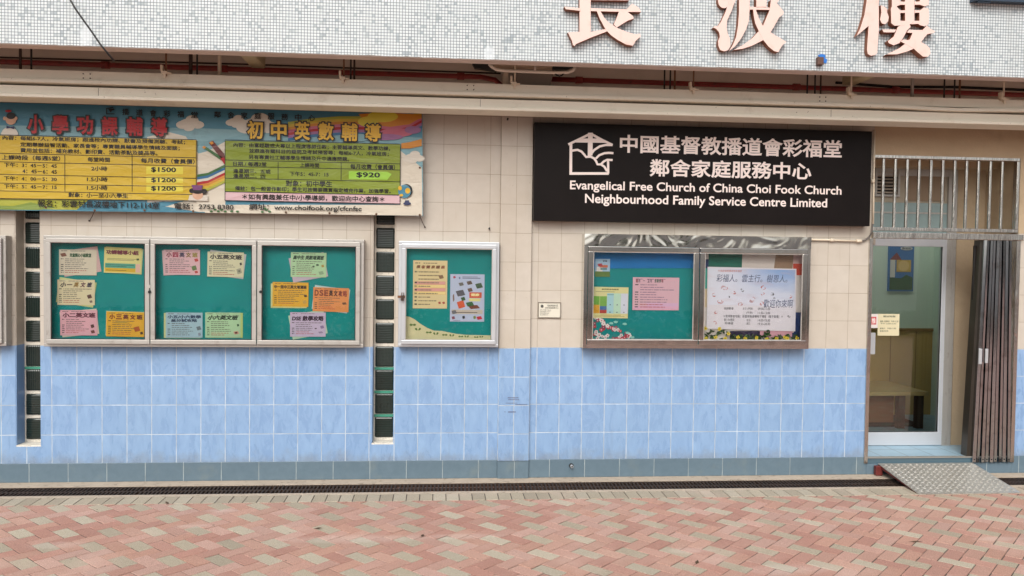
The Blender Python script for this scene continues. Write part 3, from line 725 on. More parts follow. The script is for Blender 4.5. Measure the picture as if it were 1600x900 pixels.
# ------------------------------------------------------------------ vinyl banner
YB_ = -.10
bn = thing('banner', 'long colourful vinyl tutoring class banner with yellow and green tables under the trunking', 'banner', (-1.5, YB_, 2.3))
def vinyl(name, hexc, k=1.0):
    nm = 'vinyl_'+name
    if nm in _mc: return _mc[nm]
    t = NT(nm); p = t.pos(); c0_ = C(hexc, k)
    n = t.noise(p, 2.5, 5, .6); f = t.noise(t.mapping(p, rot=(0, R(20), 0), sc=(1, 1, 3)), 3.0, 3, .5, 1.0)
    c = t.mix(n, tuple(x*.85 for x in c0_), tuple(min(1, x*1.08) for x in c0_))
    d = t.ramp(t.noise(p, 7, 6, .7), .55, .75); c = t.mix(t.math('MULTIPLY', d, .22), c, C('#5a4c3a', .6))
    _mc[nm] = t.bsdf(c, .42, 0, t.bump(f, .35, .03), .4); return _mc[nm]
K = .74
V = {'sky': vinyl('sky', '#4d8ea6', K), 'sky2': vinyl('sky2', '#86b3bd', K), 'white': vinyl('white', '#e3dccd', K), 'cream': vinyl('cream', '#e6ddca', K),
     'yellow': vinyl('yellow', '#d8b733', K), 'green': vinyl('green', '#8c9e2c', K), 'pink': vinyl('pink', '#e3bfc4', K), 'orange': vinyl('orange', '#d98f2b', K),
     'red': vinyl('red', '#b50f1c', K), 'purple': vinyl('purple', '#a06a98', K), 'blue': vinyl('blue', '#2f6fa0', K), 'lime': vinyl('lime', '#b5b843', K), 'mag': vinyl('mag', '#c9677f', K),
     'grass': vinyl('grass', '#8aa04a', K), 'skin': vinyl('skin', '#e0b394', K), 'black': vinyl('black', '#1a1614', 1), 'navy': vinyl('navy', '#29315e', K), 'lemon': vinyl('lemon', '#e8d94a', K), 'brightg': vinyl('brightg', '#a6d94a', K),
     'gold': vinyl('gold', '#e0b232', .8), 'ink': vinyl('ink', '#17120f', 1), 'plum': vinyl('plum', '#7a3d78', K), 'brown': vinyl('brown', '#6d2f2c', K), 'hunter': vinyl('hunter', '#3f6f3a', K)}
VK = list(V); VM = [V[k] for k in VK]; vi = {k: i for i, k in enumerate(VK)}
def lay(mb, pts, layer, c): mb.sheet(P(pts, YB_-.0005*layer), YB_-.0005*layer, vi[c])
XL = -70
mb = MB(); mb.prism(P([(XL, 158), (660, 178), (661, 337.5), (640, 337), (300, 332), (0, 328.5), (XL, 327.5)], YB_), YB_, YB_+.004, vi['sky']); mb.build('vinyl_sheet', VM, bn)
art = MB()
lay(art, [(XL, 195), (310, 200), (660, 215), (661, 300), (XL, 300)], 1, 'sky2')
lay(art, [(230, 214), (262, 206), (290, 213), (310, 240), (325, 236), (352, 221), (352, 331), (310, 331), (230, 318)], 2, 'cream')
lay(art, [(320, 320), (660, 320), (660, 337), (320, 332.5)], 2.4, 'cream'); lay(art, [(625, 235), (659, 262), (660, 321), (625, 321)], 2.8, 'cream')
lay(art, [(XL, 306), (60, 308), (140, 311), (120, 327.8), (60, 327), (XL, 325)], 3, 'lime'); lay(art, [(XL, 318), (20, 322), (48, 316), (90, 325), (60, 328), (XL, 327)], 4, 'grass')
lay(art, [(120, 327.5), (160, 318), (240, 316), (290, 313), (262, 322), (190, 329)], 4, 'sky')
for nc, (cx, cy_, s_) in enumerate(((297, 193, 1.0), (402, 196, 1.5), (646, 246, .8), (370, 190, .8))):
    for i, (dx, dy, rx, ry) in enumerate(((0, 0, 17, 8), (-11, 2, 11, 6.5), (12, 2, 10, 6), (3, -6, 10, 7), (-2, 6, 9, 6))): lay(art, ell(cx+dx*s_, cy_+dy*s_, rx*s_, ry*s_), 5+i+nc*.25, 'white')
# rainbow at the right
def arc(pts, w0, w1, layer, c):
    up = [(x, y-w0) for x, y in pts]; dn = [(x, y-w1) for x, y in pts[::-1]]; lay(art, up+dn, layer, c)
base_ = [(450, 212), (490, 206), (530, 203), (570, 203), (610, 207), (640, 203), (659, 192)]
for i, c in enumerate(('blue', 'purple', 'red', 'mag', 'orange', 'yellow', 'lime')):
    arc(base_, i*4.2-8, i*4.2-3.8, 10+i*.5, c)
lay(art, [(560, 178), (600, 176), (658, 179), (659, 185), (620, 196), (575, 196)], 15, 'orange')
for i, (cx, cy_, rx, ry, c) in enumerate(((598, 182, 24, 9, 'lemon'), (575, 190, 16, 8, 'lemon'), (620, 207, 26, 7, 'mag'), (645, 203, 13, 6, 'purple'), (600, 214, 30, 5, 'purple'), (560, 215, 18, 6, 'sky2'))): lay(art, ell(cx, cy_, rx, ry), 16+i, c)
lay(art, [(627, 224), (640, 222), (659, 217), (659, 228), (640, 232), (627, 232)], 14, 'orange')
for i, c in enumerate(('lime', 'yellow', 'orange', 'red', 'white', 'blue', 'hunter')):
    y0 = 302-i*4; lay(art, [(300, y0), (325, y0-4), (352, y0-17), (352, y0-21.5), (325, y0-8), (300, y0-4)], 15+i*.5, c)
lay(art, [(326, 223), (333, 220), (350, 240), (355, 256), (345, 247)], 20, 'brown'); lay(art, [(327, 222.5), (331.5, 220), (334, 224), (330, 226.5)], 21, 'orange')
lay(art, [(316, 230), (319, 227.5), (349, 247), (354, 254), (345, 250)], 20, 'hunter'); lay(art, [(315.5, 230), (319, 227.5), (322, 230), (319, 233)], 21, 'orange'); lay(art, [(344, 247), (350, 246), (357, 258), (350, 256)], 22, 'red')
# two little figures and the globe
for i, (pts, c) in enumerate(((ell(15, 213, 14, 15), 'white'), (ell(17, 187, 8.5, 8), 'skin'), (ell(7, 185, 2.2, 3), 'skin'), (ell(25, 185, 2.2, 3), 'skin'),
                              (ell(17, 181, 7.2, 5.2), 'black'), (ell(13, 173.5, 5, 2), 'red'), ([(10, 196), (16, 198), (22, 197), (22, 202), (16, 200), (10, 201)], 'navy'))): lay(art, pts, 17+i, c)
for i, (pts, c) in enumerate((([(294, 313), (296, 305), (324, 305), (325, 314)], 'white'), (ell(309, 304, 8.5, 8), 'skin'), (ell(300, 298, 4.5, 4), 'black'), (ell(319, 299, 4.5, 4), 'black'), (ell(309, 298.5, 9, 4.5), 'black'), ([(299, 289), (317, 289.5), (315, 297), (302, 297)], 'plum'))): lay(art, pts, 30+i, c)
for i, (pts, c) in enumerate((([(633, 313), (639, 313), (640, 317), (632, 317)], 'navy'), (ell(636, 318, 6, 2.6), 'navy'), (ell(635, 298, 9.5, 10.5), 'black'), (ell(632, 299, 10, 10.5), 'sky'), (ell(637, 298, 4, 4.5), 'gold'), (ell(625, 294, 3, 3.5), 'gold'), (ell(627, 305, 3, 2), 'gold'))): lay(art, pts, 26+i, c)
for i, (px, py) in enumerate(((330, 330), (336, 327.5), (341, 330), (346, 328), (352, 330.5), (362, 330), (371, 330.5), (410, 331), (416, 328), (421, 330.5), (414, 325.5))): lay(art, ell(px, py, 2.6, 1.6, 7), 20+i*.1, 'hunter')
art.build('artwork', VM, bn)
# tables
tb = MB()
lay(tb, [(XL, 210.3), (307.7, 218.9), (307.7, 313), (XL, 309)], 24, 'yellow'); lay(tb, [(352, 220), (625.6, 225.6), (625.6, 305.2), (352, 299.7)], 24, 'green'); lay(tb, [(352, 300.2), (625.6, 305.7), (625.6, 319), (352, 313.6)], 24, 'pink')
for i, r in enumerate(((228.6, 260, 286, 272.4), (228.6, 275.8, 286, 286.2), (228.6, 288.8, 286, 300))): tb.sheet(P([(r[0], r[1]), (r[2], r[1]+1), (r[2], r[3]), (r[0], r[3]-.6)], YB_-.0134), YB_-.0134, vi['lemon'])
tb.sheet(P([(545, 267.5), (605, 268.5), (612, 272), (605, 281), (545, 279.5)], YB_-.0134), YB_-.0134, vi['brightg'])
tb.build('timetable', VM, bn)
ln = MB()
def hline(x0, x1, y0, w=.9, L_=27):        # y0 at x0, follows the level of the wall
    z = at((x0+x1)/2, y0+(x1-x0)/2*.018, YB_).z; X0, X1 = at(x0, y0, YB_).x, at(x1, y0, YB_).x
    ln.box(X0, X1, YB_-.0005*L_, YB_-.0005*L_+.0002, z-w/370, z+w/370, vi['ink'])
def vline(x_, y0, y1, w=.9, L_=27.8):
    X = at(x_, (y0+y1)/2, YB_).x; ln.box(X-w/370, X+w/370, YB_-.0005*L_, YB_-.0005*L_+.0002, at(x_, y1, YB_).z, at(x_, y0, YB_).z, vi['ink'])
for y in (211.5, 240, 253, 272.4, 286, 298, 309.7): hline(-30, 307.7, y)
for xx in (102.5, 207.4): vline(xx, 242, 299.5)
vline(307.4, 219.3, 313)
for y in (219.8, 250.8, 260.5, 279, 299.7, 313.4): hline(352, 625.6, y)
for xx in (435, 533.3): vline(xx, 253.5, 281.5)
vline(352.3, 220, 313.5); vline(625.4, 225.8, 318.8)
ln.build('rules', VM, bn)
tx = MB()
def bt_(s, x0, y0, x1, y1, c='ink', bold=.022, L_=28.6): tx.text(s, rect(x0, y0, x1, y1, YB_), YB_-.0005*L_, vi[c], bold)
for s, r in (('內容：每組6-7人，冷氣班房；跟進校內功課、默書及預備測驗、考試；', (5.4, 215.7, 290, 223)), ('定期舉辦益智活動、家長會等；專責職員輔導學生情緒及面談；', (33, 225.5, 281.7, 233)), ('費用並包括：補充教材、影印費、活動茶點及獎品等。', (33, 233.8, 247, 241.2)),
             ('上課時段（每週5堂）', (4.3, 243, 95.3, 251)), ('每堂時間', (138, 246, 172.7, 253.5)), ('每月收費（會員價）', (221, 248, 305, 256)),
             ('下午：3：45－5：45', (7.6, 255, 90, 262.2)), ('4：45－6：45', (36.4, 265.2, 90, 271.5)), ('下午：4：00－5：30', (7.6, 276, 90, 283)), ('下午：5：45－7：15', (7.6, 288.3, 90, 295.3)),
             ('2小時', (143.7, 260, 168.6, 267.5)), ('1.5小時', (137, 276.7, 169, 284.2)), ('1.5小時', (137, 290, 169, 297.4)), ('對象：小一至小六學生', (108, 302, 201, 309)),
             ('內容：由富經驗或大專以上程度導師任教；主要輔導英文、數學功課，', (365.4, 226, 609.8, 233.6)), ('並跟進有關科目的疑問及考試預習等；每組6-7人，冷氣班房；', (389.8, 235, 607.6, 242.3)), ('另有專責社工輔導學生情緒及升中適應問題。', (389, 243.7, 545.8, 251)),
             ('日期 / 每週2堂', (365, 253, 417, 260)), ('上課時間', (469, 255, 499, 262)), ('每月收費（會員價）', (547.6, 257, 617.4, 265)), ('逢星期三、五或', (365, 264.4, 423.4, 271.4)), ('逢星期二、四', (365, 271.9, 415, 278.8)), ('下午5：45-7：15', (453, 268.6, 513.8, 275.9)),
             ('對象：初中學生', (447, 282.6, 519.4, 292)), ('備註：包一般習作影印；學生可按需要購買指定補充作業，加強學習。', (367.7, 293.2, 610.8, 300.8)), ('＊如有興趣兼任中/小學導師，歡迎向中心查詢＊', (379, 305, 601, 314.3))):
    bt_(s, *r)
tx.build('table_text', VM, bn); tx = MB()
for s, r in (('$1500', (237, 261.5, 276, 270.2)), ('$1200', (237, 278.3, 276, 286)), ('$1200', (237, 291.5, 276, 299.2)), ('$920', (557, 269.5, 594, 278.5))): bt_(s, *r, bold=.03, L_=29)
tx.build('price_text', VM, bn); tx = MB()
for st_, xa_, xb_, ya_, yb_ in (('播道會彩福堂', 191.8, 310, 170.3, 175), ('鄰舍家庭服務中心', 334.8, 492.8, 174.5, 179.5)):
    for i, ch in enumerate(st_):
        k = i/(len(st_)-1); xc = xa_+5.5+(xb_-xa_-11)*k; yc = ya_+(yb_-ya_)*k; bt_(ch, xc-5.3, yc, xc+5.3, yc+10, bold=.02)
for s, r in (('報名：彩雲村長波樓地下112-114室', (60, 314, 249.6, 325)), ('電話：2753 8380', (273, 318, 365.6, 327.6)), ('網址：www.choifook.org/cfcnfsc', (389.8, 319.5, 565.4, 331))): bt_(s, *r, bold=.02)
tx.build('contact_text', VM, bn); tx = MB()
def spaced(s, x0, x1, y0a, y1a, y0b, y1b, wch, lo, hi):       # separate fat characters with a dark outline
    n = len(s)
    for i, ch in enumerate(s):
        k = i/(n-1); xc = x0+wch/2+(x1-x0-wch)*k; a, b = y0a+(y0b-y0a)*k, y1a+(y1b-y1a)*k
        tx.text(ch, rect(xc-wch/2-2.3, a-2.1, xc+wch/2+2.3, b+2.1, YB_), YB_-.0160, vi[lo], .10, res=3)
        tx.text(ch, rect(xc-wch/2, a, xc+wch/2, b, YB_), YB_-.0166, vi[hi], .03, res=3)
spaced('小學功課輔導', 44.4, 262.6, 180, 209, 184.5, 213.5, 25, 'ink', 'red')
spaced('初中英數輔導', 387, 595.7, 189, 218, 194, 221.5, 24.5, 'ink', 'gold')
tx.build('headline', VM, bn); tx = MB()
lx, ly = 166, 167
for a in (((0, 2), (11, 0), (11, 1.5), (0, 3.3)), ((0, 3), (1.5, 3), (1.5, 11.5), (0, 11.5)), ((0, 10.3), (13, 10.3), (13, 11.6), (0, 11.6)), ((3, 3), (12, 2.5), (13.5, 5), (9, 6), (7, 9), (5, 6))):
    tx.sheet(P([(lx+x, ly+y) for x, y in a], YB_-.0150), YB_-.0150-.0003*len(a), vi['ink'])
tx.build('logo', VM, bn)
for px, py in ((72, 324), (148, 328.5), (226, 328.5), (302, 330), (447, 332), (515, 333), (588, 334.5), (656, 336), (656, 262)):
    q = at(px, py, YB_); ey = MB(); ey.tube([(q.x, YB_-.001, q.z), (q.x, YB_-.005, q.z)], .009, 0, 10); ey.tube([(q.x, YB_-.005, q.z), (q.x, YB_-.007, q.z)], .005, 1, 8)
    ey.build('eyelet', [M_rust, M_black], bn)
for a, b in (((148, 329), (140, 345)), ((656, 337), (664, 355))):
    mb = MB(); A, B = at(*a, YB_), at(*b, 0); mb.tube([A, (A+B)/2+Vector((0, 0, -.006)), B], .003, 0, 5); mb.tube([B+Vector((0, -.012, 0)), B+Vector((0, .003, 0))], .007, 0, 6); mb.build('tie', M_brown, bn)
for px, py, lb in ((764.5, 357.5, 'small dark wall plug stub above the single notice case'), (793, 187, 'small dark wall plug stub at the top of the pilaster')):
    B = at(px, py, -.03 if px > 780 else 0); mb = MB(); mb.tube([B+Vector((0, -.03, .004)), B+Vector((0, .003, 0))], .008, 0, 6); tag(mb.build('wall_plug', M_black, loc=B), lb, 'wall plug')

# ------------------------------------------------------------------ black sign
YS = -.10
r_ = rect(834.5, 180, 1361, 349, YS); sx0, sz0, sx1 = r_[0], at(1098, 349, YS).z, at(1361, 280, YS).x
sg = thing('sign', 'long black sign board with white Chinese and English lettering beside the pilaster', 'sign', ((sx0+sx1)/2, YS, sz0))
mb = MB(); mb.box(sx0, sx1, YS, -.0015, sz0, 2.985); t = NT('black_acrylic'); p = t.obj()
mb.build('board', t.bsdf(t.mix(t.noise(p, 3, 4), (.006, .0045, .0042), (.012, .009, .0085)), t.math('ADD', .25, t.math('MULTIPLY', t.noise(p, 4, 5), .25)), 0, t.bump(t.noise(p, 2.2, 2), .1, .02), .12), sg, bevel=.003)
M_wh = plain('white_vinyl_letters', C('#e9dcd6'), .45, var=.03)
tx = MB(); YT = YS-.002
tx.text('中國基督教播道會彩福堂', rect(968.5, 214.5, 1315.5, 243, YT), YT, 0, .022, res=4)
tx.text('鄰舍家庭服務中心', rect(1015, 251, 1268, 278.5, YT), YT, 0, .022, res=4)
tx.text('Evangelical Free Church of China Choi Fook Church', rect(890.5, 286.3, 1315, 304.2, YT), YT, 0, .018, res=4)
tx.text('Neighbourhood Family Service Centre Limited', rect(914, 306.3, 1292.5, 325, YT), YT, 0, .018, res=4)
tx.build('lettering', M_wh, sg)
lg = MB()
def L(pts, i=0): lg.sheet(P([(880+x/11.25, 200+y/11.25) for x, y in pts], YT), YT-.0006*i, 0)
def stroke(pts, wd, i):
    pts = [Vector((x, y)) for x, y in pts]; lft, rgt = [], []
    for k, q in enumerate(pts):
        d = (pts[min(k+1, len(pts)-1)]-pts[max(k-1, 0)]).normalized(); nn = Vector((-d.y, d.x))*wd/2
        lft.append(tuple(q+nn)); rgt.append(tuple(q-nn))
    for k in range(len(pts)-1): L([lft[k], lft[k+1], rgt[k+1], rgt[k]], i+k*.01)
stroke([(136, 260), (132, 820)], 48, 1); stroke([(110, 800), (800, 800)], 46, 2); stroke([(790, 800), (788, 560)], 40, 3)
L([(435, 85), (520, 85), (515, 480), (430, 500)], 4)
stroke([(90, 290), (300, 190), (480, 100)], 42, 5); stroke([(480, 100), (680, 210), (865, 300)], 42, 6); L([(210, 255), (360, 185), (600, 185), (750, 262)], 7)
stroke([(150, 400), (250, 385), (320, 415), (370, 470), (400, 510), (480, 505), (540, 535), (580, 590), (600, 640), (660, 640), (720, 680), (770, 760)], 40, 8)
stroke([(470, 480), (540, 390), (640, 325), (740, 300), (865, 300)], 40, 9); stroke([(570, 540), (630, 480), (720, 445), (800, 438), (880, 445)], 38, 10); stroke([(660, 640), (710, 590), (770, 560), (865, 565)], 38, 11)
lg.build('emblem', M_wh, sg)

# ------------------------------------------------------------------ notice cases
M_teal = {}
def felt(name, hexc, streak=False):
    t = NT(name); p = t.pos(); c0_ = C(hexc); n = t.noise(p, 4, 5); f = t.noise(p, 300, 2)
    c = t.mix(n, tuple(x*.8 for x in c0_), tuple(x*1.15 for x in c0_))
    k = t.ramp(t.noise(t.mapping(p, sc=(.5, 1, 2.5)), 3, 4), .5, .72); c = t.mix(t.math('MULTIPLY', k, .35), c, C('#157f94', .9))
    return t.bsdf(c, .7, 0, t.bump(f, .2, .002), .3)
F_teal = felt('teal_felt', '#0f8f8b'); F_teal2 = felt('teal_paper', '#118c8a')
def case_door(parent, r, Yf, wd, mat, hinge=None):
    X0, Z0, X1, Z1 = r
    d = bpy.data.objects.new('case_door', None); COL.objects.link(d); d.parent = parent; d.location = Vector(((X0+X1)/2, Yf, Z0))-parent_loc(parent)
    mb = MB(); ringframe(mb, (X0, Z0, X1, Z1), wd, Yf-.022, Yf); mb.build('door_frame', mat, d, bevel=.004)
    mb = MB(); mb.box(X0+wd-.002, X1-wd+.002, Yf-.012, Yf-.008, Z0+wd-.002, Z1-wd+.002); mb.build('glass_pane', M_glass, d)
    mb = MB(); mb.box(X0+wd, X0+wd+.006, Yf-.017, Yf-.0125, Z0+wd, Z1-wd); mb.box(X1-wd-.006, X1-wd, Yf-.017, Yf-.0125, Z0+wd, Z1-wd); mb.box(X0+wd+.006, X1-wd-.006, Yf-.017, Yf-.0125, Z1-wd-.006, Z1-wd); mb.box(X0+wd+.006, X1-wd-.006, Yf-.017, Yf-.0125, Z0+wd, Z0+wd+.006)
    mb.build('gasket', M_black if mat is M_alu else M_alu, d)
    return d
YF = -.085
def carcass(parent, r, Yf, wd, mat, back):
    X0, Z0, X1, Z1 = r
    mb = MB(); ringframe(mb, r, wd, Yf-.006, -.002); mb.build('carcass', mat, parent, bevel=.004)
    mb = MB(); mb.box(X0+wd, X1-wd, -.03, -.002, Z0+wd, Z1-wd); mb.build('back_board', back, parent)
# triple case
R3 = (at(68.5, 455, YF).x, at(318, 542.3, YF).z, at(568.5, 458, YF).x, at(318, 371, YF).z)
n3 = thing('notice_case', 'wide aluminium notice case with three glazed doors, pinned with coloured flyers', 'notice case', ((R3[0]+R3[2])/2, 0, R3[1]))
carcass(n3, R3, YF, .03, M_alu, F_teal)
wdt = (R3[2]-R3[0]-.05)
xd = [R3[0]+.025, at(236, 455, YF).x, at(402.3, 455, YF).x, R3[2]-.025]
for i in range(3):
    d = case_door(n3, (xd[i]+.003, R3[1]+.024, xd[i+1]-.003, R3[3]-.022), YF-.008, .036, M_alu)
    if i in (0, 2):
        q = at(234 if i == 0 else 407.5, 456, YF-.03); mb = MB(); mb.tube([(q.x, YF-.031, q.z), (q.x, YF-.04, q.z)], .012, 0, 12); mb.box(q.x-.008, q.x+.008, YF-.034, YF-.0305, q.z+.03, q.z+.055, 1); mb.build('lock', [M_black, M_alu], d)
# single case
R1 = (at(622.6, 460, YF).x, at(700, 542, YF).z, at(779.5, 460, YF).x, at(700, 377.6, YF).z)
n1 = thing('notice_case', 'single square aluminium notice case with two posters, left of the pilaster', 'notice case', ((R1[0]+R1[2])/2, 0, R1[1]))
carcass(n1, R1, YF, .026, M_alu2, F_teal)
d = case_door(n1, (R1[0]+.024, R1[1]+.024, R1[2]-.024, R1[3]-.022), YF-.008, .034, M_alu2)
q = at(629, 464, YF-.03); mb = MB(); mb.box(q.x-.04, q.x+.02, YF-.04, YF-.0305, q.z-.008, q.z+.012, 0); mb.box(q.x-.012, q.x+.012, YF-.055, YF-.041, q.z-.03, q.z+.01, 1); mb.tube([(q.x-.008, YF-.048, q.z+.01), (q.x-.008, YF-.048, q.z+.035), (q.x+.008, YF-.048, q.z+.035), (q.x+.008, YF-.048, q.z+.01)], .003, 0, 6)
mb.build('padlock', [M_rust, M_brown], d)
# case at the left edge
RL = (at(-150, 455, YF).x, R3[1]+.003, at(10, 455, YF).x, at(0, 368, YF).z)
nl = thing('notice_case', 'aluminium notice case cut off by the left edge of the photo', 'notice case', ((RL[0]+RL[2])/2, 0, RL[1]))
carcass(nl, RL, YF, .03, M_alu, F_teal); case_door(nl, (RL[0]+.024, RL[1]+.024, RL[2]-.024, RL[3]-.022), YF-.008, .036, M_alu)
# steel case
YSC = -.12
RS = (at(912, 455, YSC).x, at(1089, 544.5, YSC).z, at(1265, 457, YSC).x, at(1089, 368, YSC).z)
ns = thing('notice_case', 'polished stainless steel notice case with two glazed doors under the black sign', 'notice case', ((RS[0]+RS[2])/2, 0, RS[1]))
mb = MB(); X0, Z0, X1, Z1 = RS; hz = Z1-.1
N = 40
for i in range(N):                                          # slightly buckled header sheet
    a, b = X0+(X1-X0)*i/N, X0+(X1-X0)*(i+1)/N
    mb.add([(a, YSC-.012, hz), (b, YSC-.012, hz), (b, YSC-.012, Z1), (a, YSC-.012, Z1)], [(0, 1, 2, 3)])
mb.box(X0, X1, YSC-.0115, -.002, hz, Z1-.0005); mb.build('header_panel', M_steel, ns)
mb = MB(); mb.box(X0, X0+.03, YSC-.004, -.002, Z0, hz-.001); mb.box(X1-.03, X1, YSC-.004, -.002, Z0, hz-.001); mb.box(X0+.03, X1-.03, YSC-.004, -.002, Z0, Z0+.03)
mb.build('carcass', M_polish, ns)
mb = MB(); xm = at(1091, 460, YSC).x; mb.box(X0+.03, xm, -.03, -.002, Z0+.03, hz); mb.build('back_board', F_teal2, ns)
mb = MB(); mb.box(xm+.0005, X1-.03, -.03, -.002, Z0+.03, hz); mb.build('back_board', plain('grey_lining', C('#cfc8bd'), .7), ns)
for a, b in ((X0+.032, xm-.003), (xm+.003, X1-.032)): case_door(ns, (a, Z0+.032, b, hz-.004), YSC-.004, .042, M_polish)

# ------------------------------------------------------------------ papers
YP = -.0335
M_print = ink('#3a3230')
def rotp(pts, c, a): 
    ca, sa = math.cos(a), math.sin(a); return [(c[0]+(x-c[0])*ca-(z-c[1])*sa, c[1]+(x-c[0])*sa+(z-c[1])*ca) for x, z in pts]
def flyer(r, col, title, tcol, label, back=None, rot=0.0, bcol='#555048', lines=True, trect=(.06, .70, .95, .90), shear=0.0, pics=(), group='flyers in the triple notice case', red=True, name='flyer', bands=(), title2=None):
    X0, Z0, X1, Z1 = rect(*r, YP); W, H = X1-X0, Z1-Z0; c = ((X0+X1)/2, (Z0+Z1)/2)
    yb = YP-.004 if back else YP
    front = MB(); front.prism(rotp([(X0, Z0), (X1, Z0), (X1, Z1), (X0, Z1)], c, rot), yb-.001, yb)
    o = front.build(name, ink(col, .92, .6), loc=(c[0], yb, Z0)); tag(o, label, 'flyer' if name == 'flyer' else name.replace('_', ' '), group)
    if back:
        a, bc, dx, dz = back
        mb = MB(); mb.prism(rotp([(X0+dx*W, Z0+dz*H), (X1+dx*W, Z0+dz*H), (X1+dx*W, Z1+dz*H), (X0+dx*W, Z1+dz*H)], c, a), YP-.001, YP); mb.build('backing_sheet', ink(bc, .9, .6), o)
    pr = MB(); mats = []
    def mi(h):
        m = ink(h)
        if m not in mats: mats.append(m)
        return mats.index(m)
    Yt = yb-.0022
    for bi, (a, b, c2, d_, h) in enumerate(bands): pr.sheet(rotp([(X0+a*W, Z0+b*H), (X0+c2*W, Z0+b*H), (X0+c2*W, Z0+d_*H), (X0+a*W, Z0+d_*H)], c, rot), Yt+.0009-.00007*bi, mi(h))
    def put(s, t_, tc, sh=0.0, bold=.05):
        if s in '一-': h_ = t_[3]-t_[1]; t_ = (t_[0], t_[1]+h_*.42, t_[2], t_[1]+h_*.60)
        elif s == '二': h_ = t_[3]-t_[1]; t_ = (t_[0], t_[1]+h_*.12, t_[2], t_[1]+h_*.85)
        pr.text(s, (X0+t_[0]*W, Z0+t_[1]*H, X0+t_[2]*W, Z0+t_[3]*H), Yt, mi(tc), bold, sh, rot, piv=c)
    if isinstance(tcol, (list, tuple)):
        n = len(title)
        for i, ch in enumerate(title): put(ch, (trect[0]+(trect[2]-trect[0])*(i+.06)/n, trect[1], trect[0]+(trect[2]-trect[0])*(i+.94)/n, trect[3]), tcol[i % len(tcol)], shear)
    else: put(title, trect, tcol, shear)
    if title2: put(title2[0], title2[1], tcol if isinstance(tcol, str) else tcol[0])
    if lines:
        rnd = random.Random(hash(r) % 999)
        def dash(u0, u1, v, h, col_):
            u = u0
            while u < u1:
                l = rnd.uniform(.02, .11); e = min(u+l, u1)
                pr.sheet(rotp([(X0+u*W, Z0+v*H), (X0+e*W, Z0+v*H), (X0+e*W, Z0+(v+h)*H), (X0+u*W, Z0+(v+h)*H)], c, rot), Yt, mi(col_)); u = e+rnd.uniform(.008, .02)
        dash(.06, .22, .935, .022, bcol); dash(.3, .7, .935, .018, bcol)
        vtop = trect[1]-.08 if not title2 else title2[1][1]-.07
        v = vtop; k = 0
        while v > .06:
            ind = .16 if k in (1, 2) else .05
            if k not in (1, 2): dash(.05, .12, v, .028, '#2a2422'); ind = .16
            dash(ind, rnd.uniform(.5, .78 if v < .5 else .93), v, .022, '#b0463f' if (red and v < .2) else bcol)
            v -= .075; k += 1
    for (u, v, ru, rv, h) in pics:
        pr.sheet(rotp([(X0+u*W+ru*W*math.cos(i*.7854+.3)*(1 if i % 2 else .7), Z0+v*H+rv*H*math.sin(i*.7854+.3)*(1 if i % 2 else .75)) for i in range(8)], c, rot), Yt-.0006, mi(h))
    pr.build('print', mats, o); return o
flyer((92.7, 390, 151.3, 430), '#ded6bd', '兒童開心小組教室', '#2f5a35', 'pale cream flyer with small green title and tilted pink sheet, top left of first door', (R(9), '#dcb9b4', .08, .02), 0, trect=(.28, .70, .86, .86), pics=((.12, .79, .1, .09, '#7a4b35'),))
flyer((163, 387, 221.5, 427), '#e3dc8e', '功課輔導小組', '#6d1830', 'yellow flyer with dark red title over teal and yellow bands', (R(-3.5), '#d3e0a8', .02, 0), R(-1.5), trect=(.05, .72, .92, .9), lines=False, bands=((.03, .05, .84, .20, '#d9b21e'), (.03, .20, .84, .38, '#4fa88f'), (.85, .05, .97, .38, '#e2b8a6'), (.08, .50, .8, .52, '#8a8a5a'), (.08, .55, .85, .57, '#8a8a5a'), (.05, .25, .6, .27, '#25544c'), (.05, .31, .8, .33, '#25544c'), (.05, .1, .6, .12, '#7a5c10')), pics=((.9, .56, .05, .05, '#4c5a2a'),))
flyer((90, 437, 148.5, 476.5), '#e2d9b0', '小一英文班', ('#2b1a22', '#3a2018', '#8a6a20', '#5a1830', '#28203a'), 'cream flyer with slanted dark title, fanned over a yellow green sheet', (R(-8.5), '#d2dc92', .0, .0), 0, shear=.3, pics=((.86, .34, .08, .1, '#5b3a2c'), (.9, .14, .05, .06, '#7a6a5c')))
flyer((94.5, 484.5, 152.5, 524), '#e6b3bc', '小二英文班', '#5a1a30', 'pink flyer with dark red title, bottom left of the first door', (R(6), '#ded8c0', .01, -.01), 0, pics=((.87, .37, .06, .09, '#4f2a26'), (.88, .15, .07, .08, '#6b3c34')))
flyer((166.5, 487.5, 226.5, 526), '#e8b431', '小三英文班', ('#8a3020', '#7a2a1c', '#6a2420', '#7a2a1c', '#5a2018'), 'amber flyer with brown red title, bottom right of the first door', (R(-1.5), '#dfe4a0', -.015, .02), R(-1), pics=((.8, .32, .1, .13, '#b05a28'), (.92, .16, .05, .07, '#4a3018'), (.4, .58, .2, .06, '#b99a3a')))
flyer((256, 390.5, 312.8, 429.5), '#e3bcbf', '小四英文班', ('#7a2232', '#a03048', '#3a3050', '#8a7030', '#9a8a3c'), 'pink flyer with multicoloured title, top left of the middle door', (R(3.5), '#dcc2bf', -.03, .01), 0, pics=((.9, .6, .07, .08, '#c04038'), (.84, .28, .09, .12, '#5f7a44'), (.9, .12, .06, .06, '#c04038')))
flyer((324.3, 393.8, 381, 432.8), '#e2dfb8', '小五英文班', '#241c1c', 'pale yellow flyer with bold black title, top right of the middle door', (R(-7), '#c9cfd0', .03, .01), R(-1), pics=((.92, .54, .04, .07, '#2c2a1c'), (.88, .25, .09, .14, '#a8a88c'), (.88, .25, .03, .05, '#55553c')))
